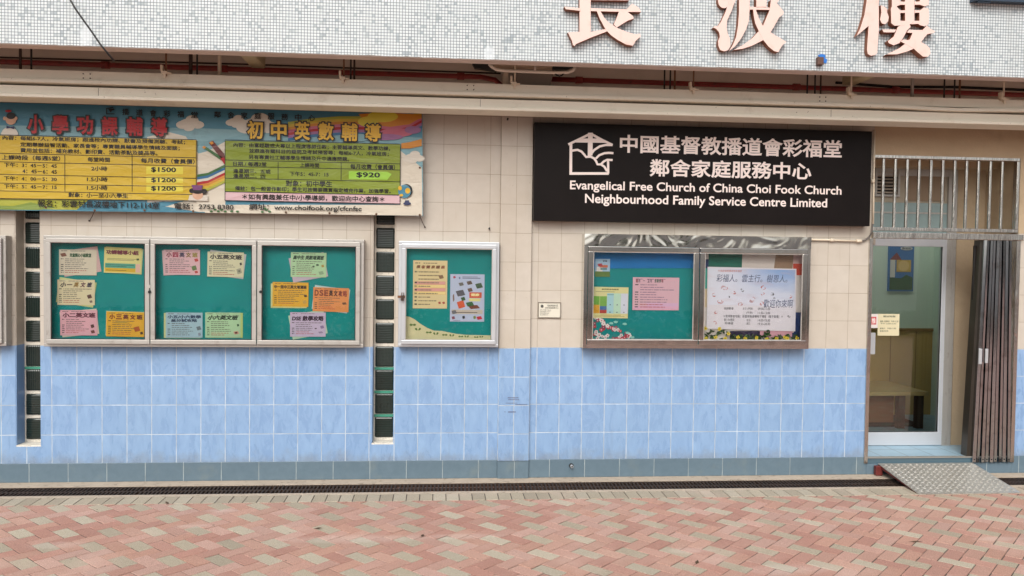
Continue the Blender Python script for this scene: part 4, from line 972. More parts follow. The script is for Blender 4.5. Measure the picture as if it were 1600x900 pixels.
flyer((259.5, 488.3, 316.7, 527.5), '#a9cbd6', '小五/小六數學', '#28405c', 'light blue flyer with two line title, bottom left of the middle door', (R(0), '#d2dc9c', -.06, -.02), 0, trect=(.04, .76, .96, .9), title2=('呈分試攻略', (.14, .62, .86, .75)), red=False, pics=((.9, .38, .08, .1, '#6a7a80'), (.92, .14, .05, .08, '#8a93a0')))
flyer((321, 488.3, 376, 527.5), '#b5dcae', '小六英文班', '#1f3a2a', 'mint green flyer with slanted dark title, bottom right of the middle door', (R(0), '#c8de84', .06, -.01), 0, shear=.3, pics=((.93, .5, .04, .06, '#2f5a3a'), (.88, .2, .1, .08, '#d8a890'), (.88, .2, .05, .05, '#8a3a30')))
flyer((454.5, 394.5, 510, 433), '#b9dfae', '高中生 英數增潤班', '#143c22', 'pale green flyer with heavy dark green title, top of the third door', (R(11), '#cdbccb', -.02, -.1), R(-.5), shear=.25, trect=(.06, .70, .94, .88), pics=((.9, .46, .05, .07, '#b59a40'), (.75, .5, .05, .05, '#3a5a3a'), (.64, .44, .04, .04, '#3a5a3a'), (.86, .18, .09, .09, '#8fae86')))
flyer((426, 441, 482, 479), '#e9b429', '中一至中三英文增潤班', '#3a2412', 'amber flyer with small dark title, left of centre in the third door', (R(0), '#dfe59c', -.05, -.06), R(-.6), trect=(.04, .73, .95, .88), pics=((.92, .45, .06, .06, '#5a4426'), (.9, .2, .07, .09, '#c9a14a')))
flyer((489.3, 449.5, 545, 487), '#eb9a55', 'DSE英文攻略', ('#8a4020', '#8a4020', '#8a4020', '#3a1a14', '#4a1c14', '#7a2c20', '#9a4028'), 'orange flyer tilted over a pale blue sheet, right side of the third door', (R(-7.5), '#bfe0dc', .0, .02), R(-1.5), trect=(.03, .64, .96, .9), pics=((.88, .36, .08, .06, '#7a5030'),))
flyer((453.5, 488, 509, 526), '#cdc0d8', 'DSE 數學攻略', '#3a2238', 'lavender flyer over a pale green sheet, lowest in the third door', (R(11), '#bfe3c0', .0, .0), 0, shear=.12, trect=(.05, .64, .95, .86), pics=((.9, .4, .07, .08, '#8a7aa0'), (.86, .18, .08, .05, '#9a8aa8'), (.72, .34, .04, .03, '#3a2a40')))
# posters in the single case
G_ = 'posters in the single notice case'
flyer((645.3, 407, 698.8, 482), '#ebd9a2', '長者健康講座', ('#7a4a28', '#8a4a20', '#7a3a1c', '#8a5a28', '#7a4a28', '#8a4a20'), 'cream upright poster with a table of pink and yellow rows', None, 0, trect=(.08, .83, .94, .9), shear=.15, lines=True, bcol='#8a7a5c', red=False, group=G_, name='poster',
      bands=((.05, .29, .95, .565, '#c98a5a'), (.055, .5, .945, .562, '#e2a49a'), (.055, .43, .945, .495, '#f0d890'), (.055, .36, .945, .425, '#e2a49a'), (.055, .293, .945, .355, '#f0d890')), pics=((.82, .66, .09, .05, '#8a6a4a'), (.78, .12, .05, .03, '#b04a38'), (.9, .12, .05, .03, '#b04a38')))
o = flyer((703.3, 428.5, 756.8, 502.5), '#c3cfe6', '健康', '#f2e2a0', 'pale blue upright poster with photos, an orange tomato and green leaves', None, 0, trect=(.6, .535, .86, .60), lines=False, group=G_, name='poster',
      bands=((.56, .50, .92, .62, '#d8582c'), (.55, .43, .88, .49, '#e6e08c'), (.05, .16, .95, .25, '#c9bfae'), (.35, .91, .88, .925, '#55607a'), (.35, .94, .8, .95, '#55607a'), (.1, .02, .3, .03, '#7a82a0'), (.15, .185, .8, .2, '#5c5248')),
      pics=((.12, .935, .05, .03, '#b84a5c'), (.27, .92, .03, .03, '#6a7aa0'), (.32, .79, .09, .045, '#6b6a62'), (.56, .82, .1, .05, '#5f4a3a'), (.84, .76, .13, .07, '#3f5a3c'), (.3, .6, .16, .08, '#5a5a60'), (.58, .67, .09, .05, '#6e5240'),
            (.32, .36, .14, .1, '#d9582a'), (.38, .48, .08, .05, '#2f5a2a'), (.58, .37, .14, .06, '#2f6a34'), (.7, .31, .2, .05, '#7a3c1e'), (.1, .08, .06, .04, '#8a4a5a'), (.4, .09, .05, .04, '#2a2a30'), (.86, .08, .1, .045, '#c8283a'), (.72, .09, .05, .04, '#7a8a3a'), (.12, .2, .09, .05, '#6a6a70'), (.1, .5, .03, .1, '#8a6a5a')))
# cream paper hill with leaves
hl = MB(); hp = [(634, 530.5), (634, 494), (640, 495), (648, 499), (657, 506), (668, 512.5), (678, 516.5), (690, 517), (700, 519), (712, 521.5), (726, 523), (745, 523.5), (766.5, 524), (766.5, 531)]
hl.prism(P(hp, YP), YP-.002, YP); ho = hl.build('paper_hill', ink('#e5dfae', .9, .7), loc=at(700, 530, YP)); tag(ho, 'cream paper hill shape along the bottom of the single notice case', 'paper cutout')
lf_ = MB()
for i, (px, py, a) in enumerate(((645, 506, .5), (653, 515, -.3), (670, 518, .5), (681, 522, -.4), (695, 522, .5), (706, 524.5, -.3), (720, 524.8, .4), (729, 526, -.3), (744, 526, .3), (752, 526.5, -.3))):
    s_ = 1.0-.045*i
    for k in (-1, 1):
        lf_.sheet(P([(px+s_*(x*math.cos(a*k)-y*math.sin(a*k)), py+s_*(x*math.sin(a*k)+y*math.cos(a*k))) for x, y in ((0, 1), (k*3, -2.2), (k*5.5, -1), (k*4.5, 1.2), (k*2, 2))], YP), YP-.0035-.0004*(k > 0), 0)
lf_.build('leaf_cutouts', ink('#5d7a35'), ho)
# papers in the steel case (left door)
G_ = 'papers in the steel notice case'
bs = MB(); bs.prism(P([(927.5, 388), (1088, 388), (1088, 419), (927.5, 419.5)], YP+.001), YP-.0005, YP+.0035); tag(bs.build('blue_paper', felt('blue_paper', '#1b76b8'), loc=at(1006, 419, YP)), 'blue lining paper across the top of the steel case left door', 'lining paper')
o = flyer((930, 404.5, 953, 432.5), '#a8c8de', '彩福', '#2c3c50', 'small picture of a white house under a cloud, pinned on the blue lining', None, 0, trect=(.5, .84, .8, .92), lines=False, group=G_, name='picture_card', bands=((.0, .0, 1, .3, '#5f7d34'), (.1, .3, .5, .55, '#e6e2da'), (.3, .52, .85, .66, '#c66a48'), (.35, .38, .8, .5, '#5f8a8c')), pics=((.33, .66, .22, .1, '#b0333a'), (.25, .4, .12, .12, '#dcd8d0')))
YP_o = YP; YP = -.0385
flyer((927.5, 448.5, 981.5, 497), '#e8e3a2', '崇拜聚會時間表', '#8a8550', 'pale yellow timetable sheet with coloured columns, left in the steel case', None, R(-.6), trect=(.22, .90, .72, .95), lines=False, group=G_, name='timetable_sheet', bcol='#777',
      bands=((.0, .15, .17, .42, '#e0a52a'), (.0, .42, .17, .7, '#6fae3c'), (.18, .15, .38, .26, '#b8453a'), (.18, .26, .38, .38, '#3f6fa8'), (.18, .38, .38, .7, '#79b048'), (.385, .15, .58, .8, '#a9d6dd'), (.585, .15, .78, .8, '#bfe3c8'), (.785, .15, .99, .8, '#d8dde8'), (.385, .74, .58, .77, '#7aa'), (.05, .84, .6, .855, '#999470'), (.05, .05, .9, .07, '#b5a860'), (.2, .09, .8, .105, '#b5a860')), pics=((.48, .43, .025, .02, '#4a5a66'), (.68, .43, .025, .02, '#4a5a66'), (.88, .43, .025, .02, '#4a5a66'), (.48, .19, .025, .02, '#4a5a66'), (.68, .19, .025, .02, '#4a5a66'), (.88, .19, .025, .02, '#4a5a66')))
flyer((988.5, 433.5, 1061, 484.7), '#e6bcc6', '1月 - 2月 活動快報', ('#9a5a62', '#7a5a6a', '#7a5a6a', '#7a5a6a', '#7a5a6a', '#7a5a6a', '#7a5a6a', '#6a8a6a', '#4a5a4a', '#5a6a5a', '#4a5a4a'), 'pink landscape notice pinned in the steel case left door', None, 0, trect=(.06, .84, .66, .95), lines=True, bcol='#8a6a80', group=G_, name='notice', bands=((.02, .02, .98, .12, '#e2b0c8'), (.3, .12, .98, .22, '#dcb4d0')))
YP = YP_o
fd = MB(); random.seed(5); fcol = ['#c9404e', '#e8e0dc', '#b8324a', '#e3c9c9', '#a84a5c', '#7fc0b8']
for i in range(44):
    px = 929+random.random()**1.3*54; py = 531-random.random()*max(6, 38-(px-929)*.55); s_ = random.uniform(2.2, 3.6)
    a0 = random.random()*6
    for k in range(5):
        a = a0+k*1.2566; fd.sheet(P(ell(px+s_*.62*math.cos(a), py+s_*.62*math.sin(a), s_*.48, s_*.48, 8), YP), YP-.001-.0001*i-.00001*k, i % 2 and 1 or (0 if i % 3 else 2))
    fd.sheet(P(ell(px, py, s_*.3, s_*.3, 8), YP), YP-.0042-.00002*i, 0 if i % 2 else 1)
for (px, py, a) in ((962, 503, .4), (976, 506, -.2), (980, 520, .8), (988, 527, .2), (955, 505, 0)):
    fd.sheet(P([(px+3.5*math.cos(a+t_)*(1.2 if k % 2 else .9), py+2*math.sin(a+t_)) for k, t_ in enumerate((0, .9, 1.8, 3.1, 4.2, 5.2))], YP), YP-.0048, 3)
tag(fd.build('flower_decal', [ink('#b8384a'), ink('#e6dedb'), ink('#8e3a52'), ink('#8fd0c4')], loc=at(950, 531, YP)), 'red and white paper blossom cluster in the corner of the steel case', 'paper flowers')
# right door: patchwork lining and the big poster
pw = MB(); cols = ['#0e6b58', '#d9d0c6', '#9c8166', '#d4b4ad', '#c9462c', '#e8e0d8', '#3ab09c', '#e3cfa8', '#273a66', '#d9a3ae', '#2a2240', '#263c70']
def pw_(pts, i, k=0): pw.sheet(P(pts, YP), YP-.0006*k, i)
pw_([(1095, 390), (1254, 390), (1254, 534), (1095, 534)], 5, 0); pw_([(1107, 391), (1160, 391), (1159, 420), (1107, 418)], 0, 1); pw_([(1160, 391), (1213, 391), (1209, 420), (1159, 420)], 1, 2)
pw_([(1213, 391), (1241, 391), (1238, 420), (1209, 420)], 2, 3); pw_([(1240, 391), (1254, 391), (1254, 412), (1239, 412)], 3, 4); pw_([(1239, 412), (1254, 412), (1254, 430), (1239, 430)], 4, 5)
pw_([(1097, 405), (1107, 405), (1107, 419), (1097, 419)], 8, 6); pw_([(1097, 419), (1107, 419), (1106, 451), (1097, 451)], 6, 7); pw_([(1097, 451), (1106, 451), (1105, 480), (1097, 480)], 7, 8)
pw_([(1240, 488), (1254, 488), (1254, 530), (1240, 530)], 11, 9); pw_([(1140, 517), (1187, 517), (1187, 531), (1140, 531)], 10, 10); pw_([(1187, 517), (1238, 517), (1238, 528), (1187, 528)], 9, 11); pw_([(1237, 520), (1254, 516), (1254, 531), (1237, 531)], 8, 12)
tag(pw.build('patchwork_lining', [ink(c, .9, .7) for c in cols], loc=at(1174, 533, YP)), 'patchwork of coloured lining papers behind the big white poster', 'lining paper')
YQ = YP-.012
t = NT('poster_sky_print'); p = t.pos(); X, Y, Z = t.sep(p); zt, zb_ = at(1175, 419, YQ).z, at(1175, 480, YQ).z
n = t.noise(t.mapping(p, sc=(1.5, 1, 6)), 2.5, 5); hgt = t.ramp(t.math('ADD', Z, t.math('MULTIPLY', t.math('SUBTRACT', n, .5), .3)), zb_, zt+.05); rgt = t.ramp(X, at(1120, 450, YQ).x, at(1230, 450, YQ).x)
c = t.mix(t.math('MULTIPLY', hgt, rgt), C('#dfe3ee'), C('#7da8dc')); mid = t.ramp(n, .5, .7); c = t.mix(t.math('MULTIPLY', mid, .35), c, C('#d9c2c4'))
M_poster = t.bsdf(c, .5)
po = MB(); po.prism(P([(1105.5, 416.8), (1244.5, 420), (1242.5, 517.8), (1104, 513.5)], YQ), YQ-.0012, YQ, 0); po = po.build('poster', ink('#e6e4ea', .95, .5), loc=at(1174, 516, YQ))
tag(po, 'large white poster with a pale blue sky and outlined people in the steel case', 'poster')
pk = MB(); pk.sheet(P([(1107.5, 419), (1242.3, 422), (1241, 479), (1106.8, 476)], YQ), YQ-.0022, 0)
YQ2 = YQ-.0034
pk.text('彩福人。雲主行。樹恩人。', rect(1119, 429, 1230, 441, YQ), YQ2, 1, 0, .15); pk.text('歡迎你來啊', rect(1193, 468, 1239, 481, YQ), YQ2, 1, 0, .1); pk.text('中國基督教播道會彩福堂', rect(1122, 421.5, 1159, 425, YQ), YQ2, 2, .0)
for s, r in (('崇拜聚會', (1131, 480, 1146, 484)), ('主日 (早堂)', (1160, 480.3, 1176, 484.4)), ('09:30-11:00', (1184, 480.8, 1203, 484.6)), ('(午堂)', (1166, 486.6, 1176, 490.5)), ('11:30-13:00', (1184, 487, 1203, 490.8)), ('＊崇拜聚會地點：彩雲邨長波樓地下禮堂（電子直播）＊', (1130, 492, 1223, 496.6)), ('青少年團契', (1131, 497.5, 1147, 502)), ('主日', (1166, 498.3, 1172, 502)), ('14:00-15:30', (1184, 498.6, 1203, 502.4)), ('祈禱會', (1132, 503, 1146, 507)), ('週三', (1166, 503.8, 1172, 507.5)), ('19:30-20:30', (1184, 504.2, 1203, 508))): pk.text(s, rect(*r, YQ), YQ2, 3, .0)
random.seed(11)
for (px, py, s_, c_) in ((1132, 450, 5.5, 2), (1147, 457, 3.5, 2), (1160, 453, 4, 3), (1193, 450, 5, 2), (1192, 459, 3.5, 2), (1205, 459, 4.5, 3), (1234, 463, 4, 2), (1116, 461, 4, 2), (1125, 471, 5, 2), (1175, 468, 6, 2), (1157, 475, 4, 2), (1190, 474, 4, 2), (1118, 488, 3, 2), (1117, 504, 3.6, 2), (1233, 494, 3, 3), (1139, 464, 2, 3), (1210, 466, 2, 3)):
    for k in range(5):
        a = random.random()*6.28; b = a+random.uniform(.8, 2.0)
        q = [(px+s_*math.cos(a+(b-a)*i/4), py+s_*.8*math.sin(a+(b-a)*i/4)) for i in range(5)]; q2 = [(px+(s_-.7)*math.cos(b+(a-b)*i/4), py+(s_-.7)*.8*math.sin(b+(a-b)*i/4)) for i in range(5)]
        pk.sheet(P(q+q2, YQ), YQ2-.0003*k, c_); s_ *= .86
pk.build('print', [M_poster, ink('#3a4a72'), ink('#c8746c'), ink('#54565c')], po)
# flower garland standing on the floor of the case
gd = MB(); random.seed(21)
for i in range(150):
    px = 1099+random.random()*150; hh = 16 if px < 1142 or 1205 > px > 1195 else 9
    q = at(px, 532.5-random.random()*hh, -.06); a = random.random()*6.28; l = random.uniform(.012, .026)
    d1 = Vector((math.cos(a), random.uniform(-.5, .3), math.sin(a)*.8))*l; d2 = Vector((-math.sin(a), random.uniform(-.6, .6), math.cos(a)))*l*.45
    gd.add([q-d1, q+d2, q+d1, q-d2], [(0, 1, 2, 3)], 0 if random.random() < .7 else 1)
for px, py in ((1103, 529), (1118, 527), (1133, 529), (1138, 521), (1124, 514), (1153, 527), (1164, 529), (1182, 528), (1198, 530), (1213, 529), (1230, 529), (1245, 528), (1226, 527), (1102, 513)):
    q = at(px, py, -.078); n_ = 6
    for k in range(n_):
        a = 6.283*k/n_+random.random(); d1 = Vector((math.cos(a), -.25, math.sin(a)))*.019; d2 = Vector((-math.sin(a), 0, math.cos(a)))*.008
        gd.add([q, q+d1*.6+d2, q+d1, q+d1*.6-d2], [(0, 1, 2, 3)], 2)
    gd.tube([q+Vector((0, .004, 0)), q+Vector((0, -.006, 0))], .005, 3, 6)
tag(gd.build('flower_garland', [ink('#27421f'), ink('#3d5f2c'), ink('#e0cf3e'), ink('#b5851f')], loc=at(1174, 533, -.06)), 'artificial garland of yellow flowers along the sill of the steel case', 'flowers')

# plaque
q = rect(840.5, 472, 876.5, 497, -.012); mb = MB(); pq = thing('plaque', 'small framed office hours plaque on the cream tiles near the steel case', 'plaque', ((q[0]+q[2])/2, -.01, q[1]))
mb.box(q[0], q[2], -.008, -.001, q[1], q[3]); mb.build('plate', ink('#dcd8c8', .9), pq)
mb = MB(); ringframe(mb, q, .007, -.013, -.0085); mb.build('frame', plain('plaque_frame', C('#8d857b'), .4, .6), pq)
mb = MB()
mb.text('中國基督教播道會彩福堂', rect(855, 476, 872, 479, -.0095), -.0095, 0); mb.text('鄰舍家庭服務中心', rect(852, 479.6, 873, 482.4, -.0095), -.0095, 0)
for i in range(4): mb.text('辦公時間 9:00-6:00'[:12-i], rect(844, 483.5+i*2.5, 861-i*1.5, 485.2+i*2.5, -.0095), -.0095, 0)
mb.sheet(P(ell(847, 478.5, 2.4, 2.6, 8), -.0095), -.0096, 0); mb.build('print', ink('#4d4d48'), pq)

# small graffito scuffs on the pilaster tiles, tap stub on the plinth
mb = MB(); Yg = -.0312
for (x0, y0, x1, y1) in ((793, 621, 810, 622.2), (794, 624, 811, 625), (790, 629.5, 808, 630.2), (805, 631.5, 824, 632.3), (794, 643, 806, 644.4), (788, 643.2, 790, 644)):
    r_ = rect(x0, y0, x1, y1, Yg); mb.box(r_[0], r_[2], Yg, Yg+.0008, r_[1], r_[3])
tag(mb.build('scuff_mark', ink('#5b5f78'), loc=at(803, 632, Yg)), 'dark scuff marks across the blue tiles of the pilaster', 'scuff mark')
q = at(893, 728, -.02); tp = thing('tap_stub', 'short metal pipe stub sticking out of the grey plinth below the cream plaque', 'pipe stub', q)
mb = MB(); mb.tube([q+Vector((0, .02, 0)), q+Vector((0, -.03, 0))], .012, 0, 10); mb.build('stub', M_alu2, tp); mb = MB(); mb.tube([q+Vector((0, -.0301, 0)), q+Vector((0, -.031, 0))], .008, 0, 8); mb.tube([q+Vector((0, .0155, 0)), q+Vector((0, .008, 0))], .02, 0, 10); mb.build('bore', M_dark, tp)

# conduit
YC = -.02
cdt = thing('conduit', 'cream conduit from the steel case bending up beside the black sign', 'conduit', at(1310, 376, YC))
mb = MB(); mb.tube([at(1264, 374.3, YC), at(1300, 375.2, YC), at(1339, 376.5, YC)], .0085, 0, 8); mb.tube([at(1364.2, 350, YC), at(1365, 300, YC), at(1366.5, 203, YC)], .0085, 0, 8); mb.build('pipe_run', M_cream, cdt)
mb = MB(); mb.tube([at(1338, 376.5, YC), at(1346, 376.6, YC)], .015, 0, 8); mb.tube([at(1364.2, 286, YC), at(1364.4, 280, YC)], .015, 0, 8); mb.tube([at(1297, 375.2, YC), at(1303, 375.3, YC)], .014, 0, 8); mb.build('saddle', M_cream, cdt)
mb = MB(); mb.tube([at(x, y, YC) for x, y in ((1345, 376.6), (1352, 375), (1358, 370.5), (1362, 363), (1363.6, 350))], .008, 0, 8); mb.build('bend', plain('grey_flex', C('#5f5a55'), .6), cdt)

# ------------------------------------------------------------------ doorway: grille, gate, door, room
ZT0, ZT1 = at(1470, 374, -.01).z, at(1470, 364.5, -.01).z
gt_ = thing('folding_gate', 'stainless steel folding gate pushed together at the right of the doorway', 'folding gate', (4.95, 0, .1))
mb = MB(); mb.box(da-.004, db+.03, -.03, .06, ZT0, ZT1); mb.build('top_track', M_steel_b, gt_, bevel=.004)
mb = MB(); mb.box(da-.03, da+.004, -.018, .04, .1, ZT0-.001); mb.build('side_post', M_steel_b, gt_, bevel=.003)
mb = MB(); mb.box(db-.022, db+.014, -.018, .05, .1, ZT0-.001); mb.build('side_post', M_steel_b, gt_, bevel=.003)
M_slat = steel_mat('gate_steel', .05, 3, .12, '#b0b4b8', .6, (5, 5, .5))
NS = 9
for i in range(NS):
    k = i/(NS-1); xb0 = at(1521+k*54, 716, -.02).x; xt0 = at(1539+k*39, 378, -.02).x; wb = .029; wt_ = .0215
    yo = .003*((i % 2)*2-1)
    sk = random.uniform(-.004, .004); mb = MB(); mb.hexa([(xb0-wb/2, -.03+yo-sk, .105), (xb0+wb/2, -.03+yo+sk, .105), (xb0+wb/2, .03+yo, .105), (xb0-wb/2, .03+yo, .105)], [(xt0-wt_/2, -.03+yo-sk, ZT0-.003), (xt0+wt_/2, -.03+yo+sk, ZT0-.003), (xt0+wt_/2, .03+yo, ZT0-.003), (xt0-wt_/2, .03+yo, ZT0-.003)])
    for zz in (.13,):
        mb.tube([(xb0, -.0305+yo, zz), (xb0, -.033+yo, zz)], .006, 1, 8)
    sl_o = mb.build('slat', [M_slat, M_dark], gt_, bevel=.0105); sl_o.modifiers[0].segments = 5
mb = MB(); a, b = at(1509, 716, 0).x, at(1531, 378, 0).x
mb.hexa([(a+.008, .005, .10), (a+.045, .005, .10), (a+.045, .09, .10), (a+.008, .09, .10)], [(b+.008, .005, ZT0-.002), (b+.036, .005, ZT0-.002), (b+.036, .09, ZT0-.002), (b+.008, .09, ZT0-.002)]); mb.build('lead_stile', plain('stile_dark', C('#4d4740'), .35, .7), gt_)
mb = MB()
for k in range(6): mb.box(a+.06+k*.04, a+.075+k*.04, .06, .075, .12, ZT0-.05)
mb.build('lattice', M_dark, gt_)
r_ = rect(1529.5, 545, 1544, 569, -.05); mb = MB(); mb.box(r_[0], r_[0]+.03, -.052, -.0415, r_[1], r_[3]); mb.box(r_[2]-.026, r_[2], -.052, -.0415, r_[1]+.01, r_[3]); mb.build('lock_plate', M_alu2, gt_, bevel=.003)
# grille
gz0, gz1 = at(1475, 362.5, .02).z+.003, at(1475, 243.5, .02).z
gg = thing('window_grille', 'grille of upright steel bars over the glass door', 'grille', (4.4, .02, gz0))
mb = MB(); mb.box(da+.001, db-.001, .0, .05, gz1-.035, gz1); mb.box(da+.001, db-.001, .0, .05, gz0, gz0+.03); mb.box(db-.03, db-.001, .0, .05, gz0+.03, gz1-.035); mb.build('frame', M_steel_b, gg, bevel=.004)
for i in range(11):
    x = at(1379.5+18.55*i, 300, .02).x; mb = MB(); mb.box(x-.011, x+.011, .012, .034, gz0+.03, gz1-.035); mb.build('bar', M_steel_b, gg, bevel=.005)
# transom behind the grille
YT_ = DY
x0, x1 = da, at(1488, 300, YT_).x
ts = thing('transom', 'glazed panel above the door behind the grille, with a louvred vent', 'transom', (4.2, YT_, 2.16))
zA, zB_, zC = 2.115, at(1430, 317, YT_).z, 2.735
mb = MB(); mb.box(x0, x1, YT_, YT_+.04, zB_, zC); mb.build('panel', plain('transom_panel', C('#a39a88'), .6, world=True), ts)
mb = MB(); mb.box(x0, x1, YT_-.02, YT_+.05, zC-.06, zC+.004); mb.box(x1-.05, x1+.03, YT_-.025, YT_+.06, .15, zC-.061); mb.build('frame', M_alu, ts)
mb = MB(); mb.box(x0, x1-.05, YT_-.006, YT_, zA+.03, zB_-.001); mb.build('pane', plain('frosted_pane', C('#8ba0a0'), .12, 0, .15, 3, spec=.8, world=True), ts)
mb = MB(); mb.box(x0, x1-.05, YT_-.012, YT_+.02, zB_-.012-.09, zB_-.012-.075); mb.build('glazing_bar', M_alu, ts)
r_ = rect(1368, 262, 1407, 307, YT_-.03); vb = MB(); ringframe(vb, r_, .02, YT_-.03, YT_-.001); vb.build('vent_frame', M_alu, ts, bevel=.003)
vb = MB(); vb.box(r_[0]+.02, r_[2]-.02, YT_-.004, YT_-.001, r_[1]+.02, r_[3]-.02); vb.build('vent_hole', M_dark, ts)
vb = MB(); 
for i in range(7):
    z = r_[1]+.03+i*(r_[3]-r_[1]-.05)/7; vb.hexa([(r_[0]+.02, YT_-.026, z), (r_[2]-.02, YT_-.026, z), (r_[2]-.02, YT_-.008, z+.012), (r_[0]+.02, YT_-.008, z+.012)], [(r_[0]+.02, YT_-.026, z+.006), (r_[2]-.02, YT_-.026, z+.006), (r_[2]-.02, YT_-.008, z+.018), (r_[0]+.02, YT_-.008, z+.018)])
vb.build('louvre', plain('louvre_paint', C('#a89b8b'), .5), ts)
r_ = rect(1417, 268, 1476, 314, YT_-.01); mb = MB(); mb.box(r_[0], r_[2], YT_-.012, YT_-.0005, r_[1], r_[3]); mb.build('board', plain('tan_board', C('#8a7660'), .6), ts)
# glass door
dx1 = at(1480, 560, YT_).x; dz0, dz1 = .153, 2.105
dr = thing('glass_door', 'pale aluminium framed glass door set back in the doorway', 'door', (4.25, YT_, .15))
mb = MB(); X0 = da-.02; mb.box(X0, dx1, YT_-.02, YT_+.03, dz0, dz0+.125); mb.box(X0, dx1, YT_-.02, YT_+.03, dz1-.085, dz1); mb.box(dx1-.085, dx1, YT_-.02, YT_+.03, dz0+.125, dz1-.085); mb.box(X0-.05, X0+.012, YT_-.02, YT_+.03, dz0+.125, dz1-.085); mb.build('door_frame', plain('door_aluminium', C('#c9cdd2'), .35, .3, .05, 5), dr, bevel=.004)
mb = MB(); mb.box(X0+.01, dx1-.083, YT_, YT_+.006, dz0+.12, dz1-.08); mb.build('glass_pane', glass_mat('door_glass', (.94, .98, .96), 1.5, 1.7), dr)
mb = MB(); mb.box(dx1-.089, dx1-.085, YT_-.012, YT_-.001, dz0+.125, dz1-.085); mb.box(X0+.02, dx1-.09, YT_-.012, YT_-.001, dz0+.1255, dz0+.13); mb.build('gasket', M_black, dr)
r_ = rect(1358.5, 520, 1367.5, 553.5, YT_-.05); mb = MB(); mb.box(r_[0], r_[2], YT_-.055, YT_-.035, r_[1], r_[3]); mb.box(r_[0]+.01, r_[2]-.01, YT_-.034, YT_-.001, r_[1]+.02, r_[1]+.04); mb.box(r_[0]+.01, r_[2]-.01, YT_-.034, YT_-.001, r_[3]-.04, r_[3]-.02); mb.build('handle', M_alu2, dr, bevel=.004)
mb = MB(); mb.box(X0, X0+.28, YT_-.05, YT_-.0205, dz1-.075, dz1-.02); mb.build('door_closer', plain('closer_paint', C('#b9aea0'), .5), dr, bevel=.004)
mb = MB(); mb.box(dx1+.002, dx1+.036, YT_-.03, YT_+.06, .15, 2.74); mb.build('jamb_post', M_alu, dr)
# stickers on the glass
YK = YT_-.0015
r_ = rect(1359.5, 490.5, 1371.5, 512.5, YK); mb = MB(); mb.box(r_[0], r_[2], YK-.001, YK, r_[1], r_[3]); o = mb.build('door_sticker', ink('#ece4e0', .9), loc=((r_[0]+r_[2])/2, YK, r_[1])); tag(o, 'white sticker with a red square and character, above the door handle', 'sticker')
r2 = rect(1360.5, 495, 1369, 507, YK); mb = MB(); mb.box(r2[0], r2[2], YK-.002, YK-.0012, r2[1], r2[3], 0); mb.text('推', (r2[0]+.006, r2[1]+.008, r2[2]-.006, r2[3]-.008), YK-.003, 1, .02); mb.build('print', [ink('#c8323c'), ink('#f0e4e0')], o)
r_ = rect(1371.5, 490.5, 1405, 524.5, YK); mb = MB(); mb.box(r_[0], r_[2], YK-.001, YK, r_[1], r_[3]); o = mb.build('door_notice', ink('#e2d8b4', .9), loc=((r_[0]+r_[2])/2, YK, r_[1])); tag(o, 'cream opening hours notice stuck inside the glass door', 'notice')
mb = MB()
for s, v0, v1, a, b in (('開放時間', .84, .93, .25, .8), ('星期一至星期五', .62, .7, .1, .55), ('9:00-12:30', .62, .7, .62, .95), ('下午 2:00-6:00', .52, .59, .1, .85), ('星期六', .30, .37, .1, .35), ('9:00-1:00', .30, .37, .45, .85), ('星期日休息', .18, .25, .1, .5)):
    mb.text(s, (r_[0]+a*(r_[2]-r_[0]), r_[1]+v0*(r_[3]-r_[1]), r_[0]+b*(r_[2]-r_[0]), r_[1]+v1*(r_[3]-r_[1])), YK-.002, 0, .01)
mb.build('print', ink('#4b5a48'), o)
# the room
M_rwall = plain('room_paint_green', C('#d2e2d2'), .7, var=.04, world=True); M_wood = plain('room_wood_panel', C('#c2a163'), .45, var=.12, scale=3, world=True)
RY = 2.05
rm = MB(); rm.box(da-1.2, 5.6, RY, RY+.1, 1.13, 2.75, 0); rm.box(da-1.2, 5.6, RY-.015, RY+.1, .15, 1.128, 1); rm.box(da-1.3, da-1.2, .6, RY+.1, .15, 2.75, 0); rm.box(5.6, 5.7, .6, RY+.1, .15, 2.75, 0); rm.box(da-1.3, 5.7, .595, .7, 2.751, 2.85, 0); rm.box(da-1.3, da-1.1, .7005, RY+.1, 2.751, 2.85, 0)  # most of the ceiling left open, a made-up skylight to brighten the lobby
rm.box(da-1.3, da-.001, .59, 2.1, .1, .149, 2); rm.box(db+.001, 5.7, .59, 2.1, .1, .149, 2)
rm.box(da-1.3, da-.15, .59, .594, .15, 2.75, 0)
for k in range(9): rm.box(3.0+k*.3, 3.008+k*.3, RY-.018, RY-.0152, .2, 1.12, 3)
rm.box(da-1.2, 5.6, RY-.03, RY-.0155, 1.10, 1.135, 3)
rm.build('lobby_room', [M_rwall, M_wood, stm, plain('wood_trim', C('#8f6f42'), .5)], bld)
# counter in the lobby
cb = thing('counter', 'wooden counter with a pale top and dark panels inside the glass door', 'counter', (4.2, 1.4, .15))
cx1, tz = at(1450, 611, 1.22).x, at(1425, 612, 1.22).z
mb = MB(); mb.box(2.9, cx1, 1.2, 2.0, tz-.04, tz); mb.build('top', plain('counter_top', C('#b89d6c'), .4, var=.1, scale=4), cb, bevel=.004)
mb = MB(); mb.box(2.92, cx1-.3, 1.34, 1.98, .2, tz-.041); mb.build('front_panel', plain('counter_panel', C('#7d5238'), .5, var=.2, scale=5), cb)
for xx in (cx1-.3, cx1-.1):
    mb = MB(); mb.box(xx, xx+.07, 1.24, 1.31, .15, tz-.041); mb.build('leg', plain('counter_leg', C('#3c2a22'), .5), cb)
mb = MB(); mb.box(2.92, cx1-.05, 1.35, 1.96, .1505, .199); mb.build('kick_board', M_dark, cb)
YW = RY-.02
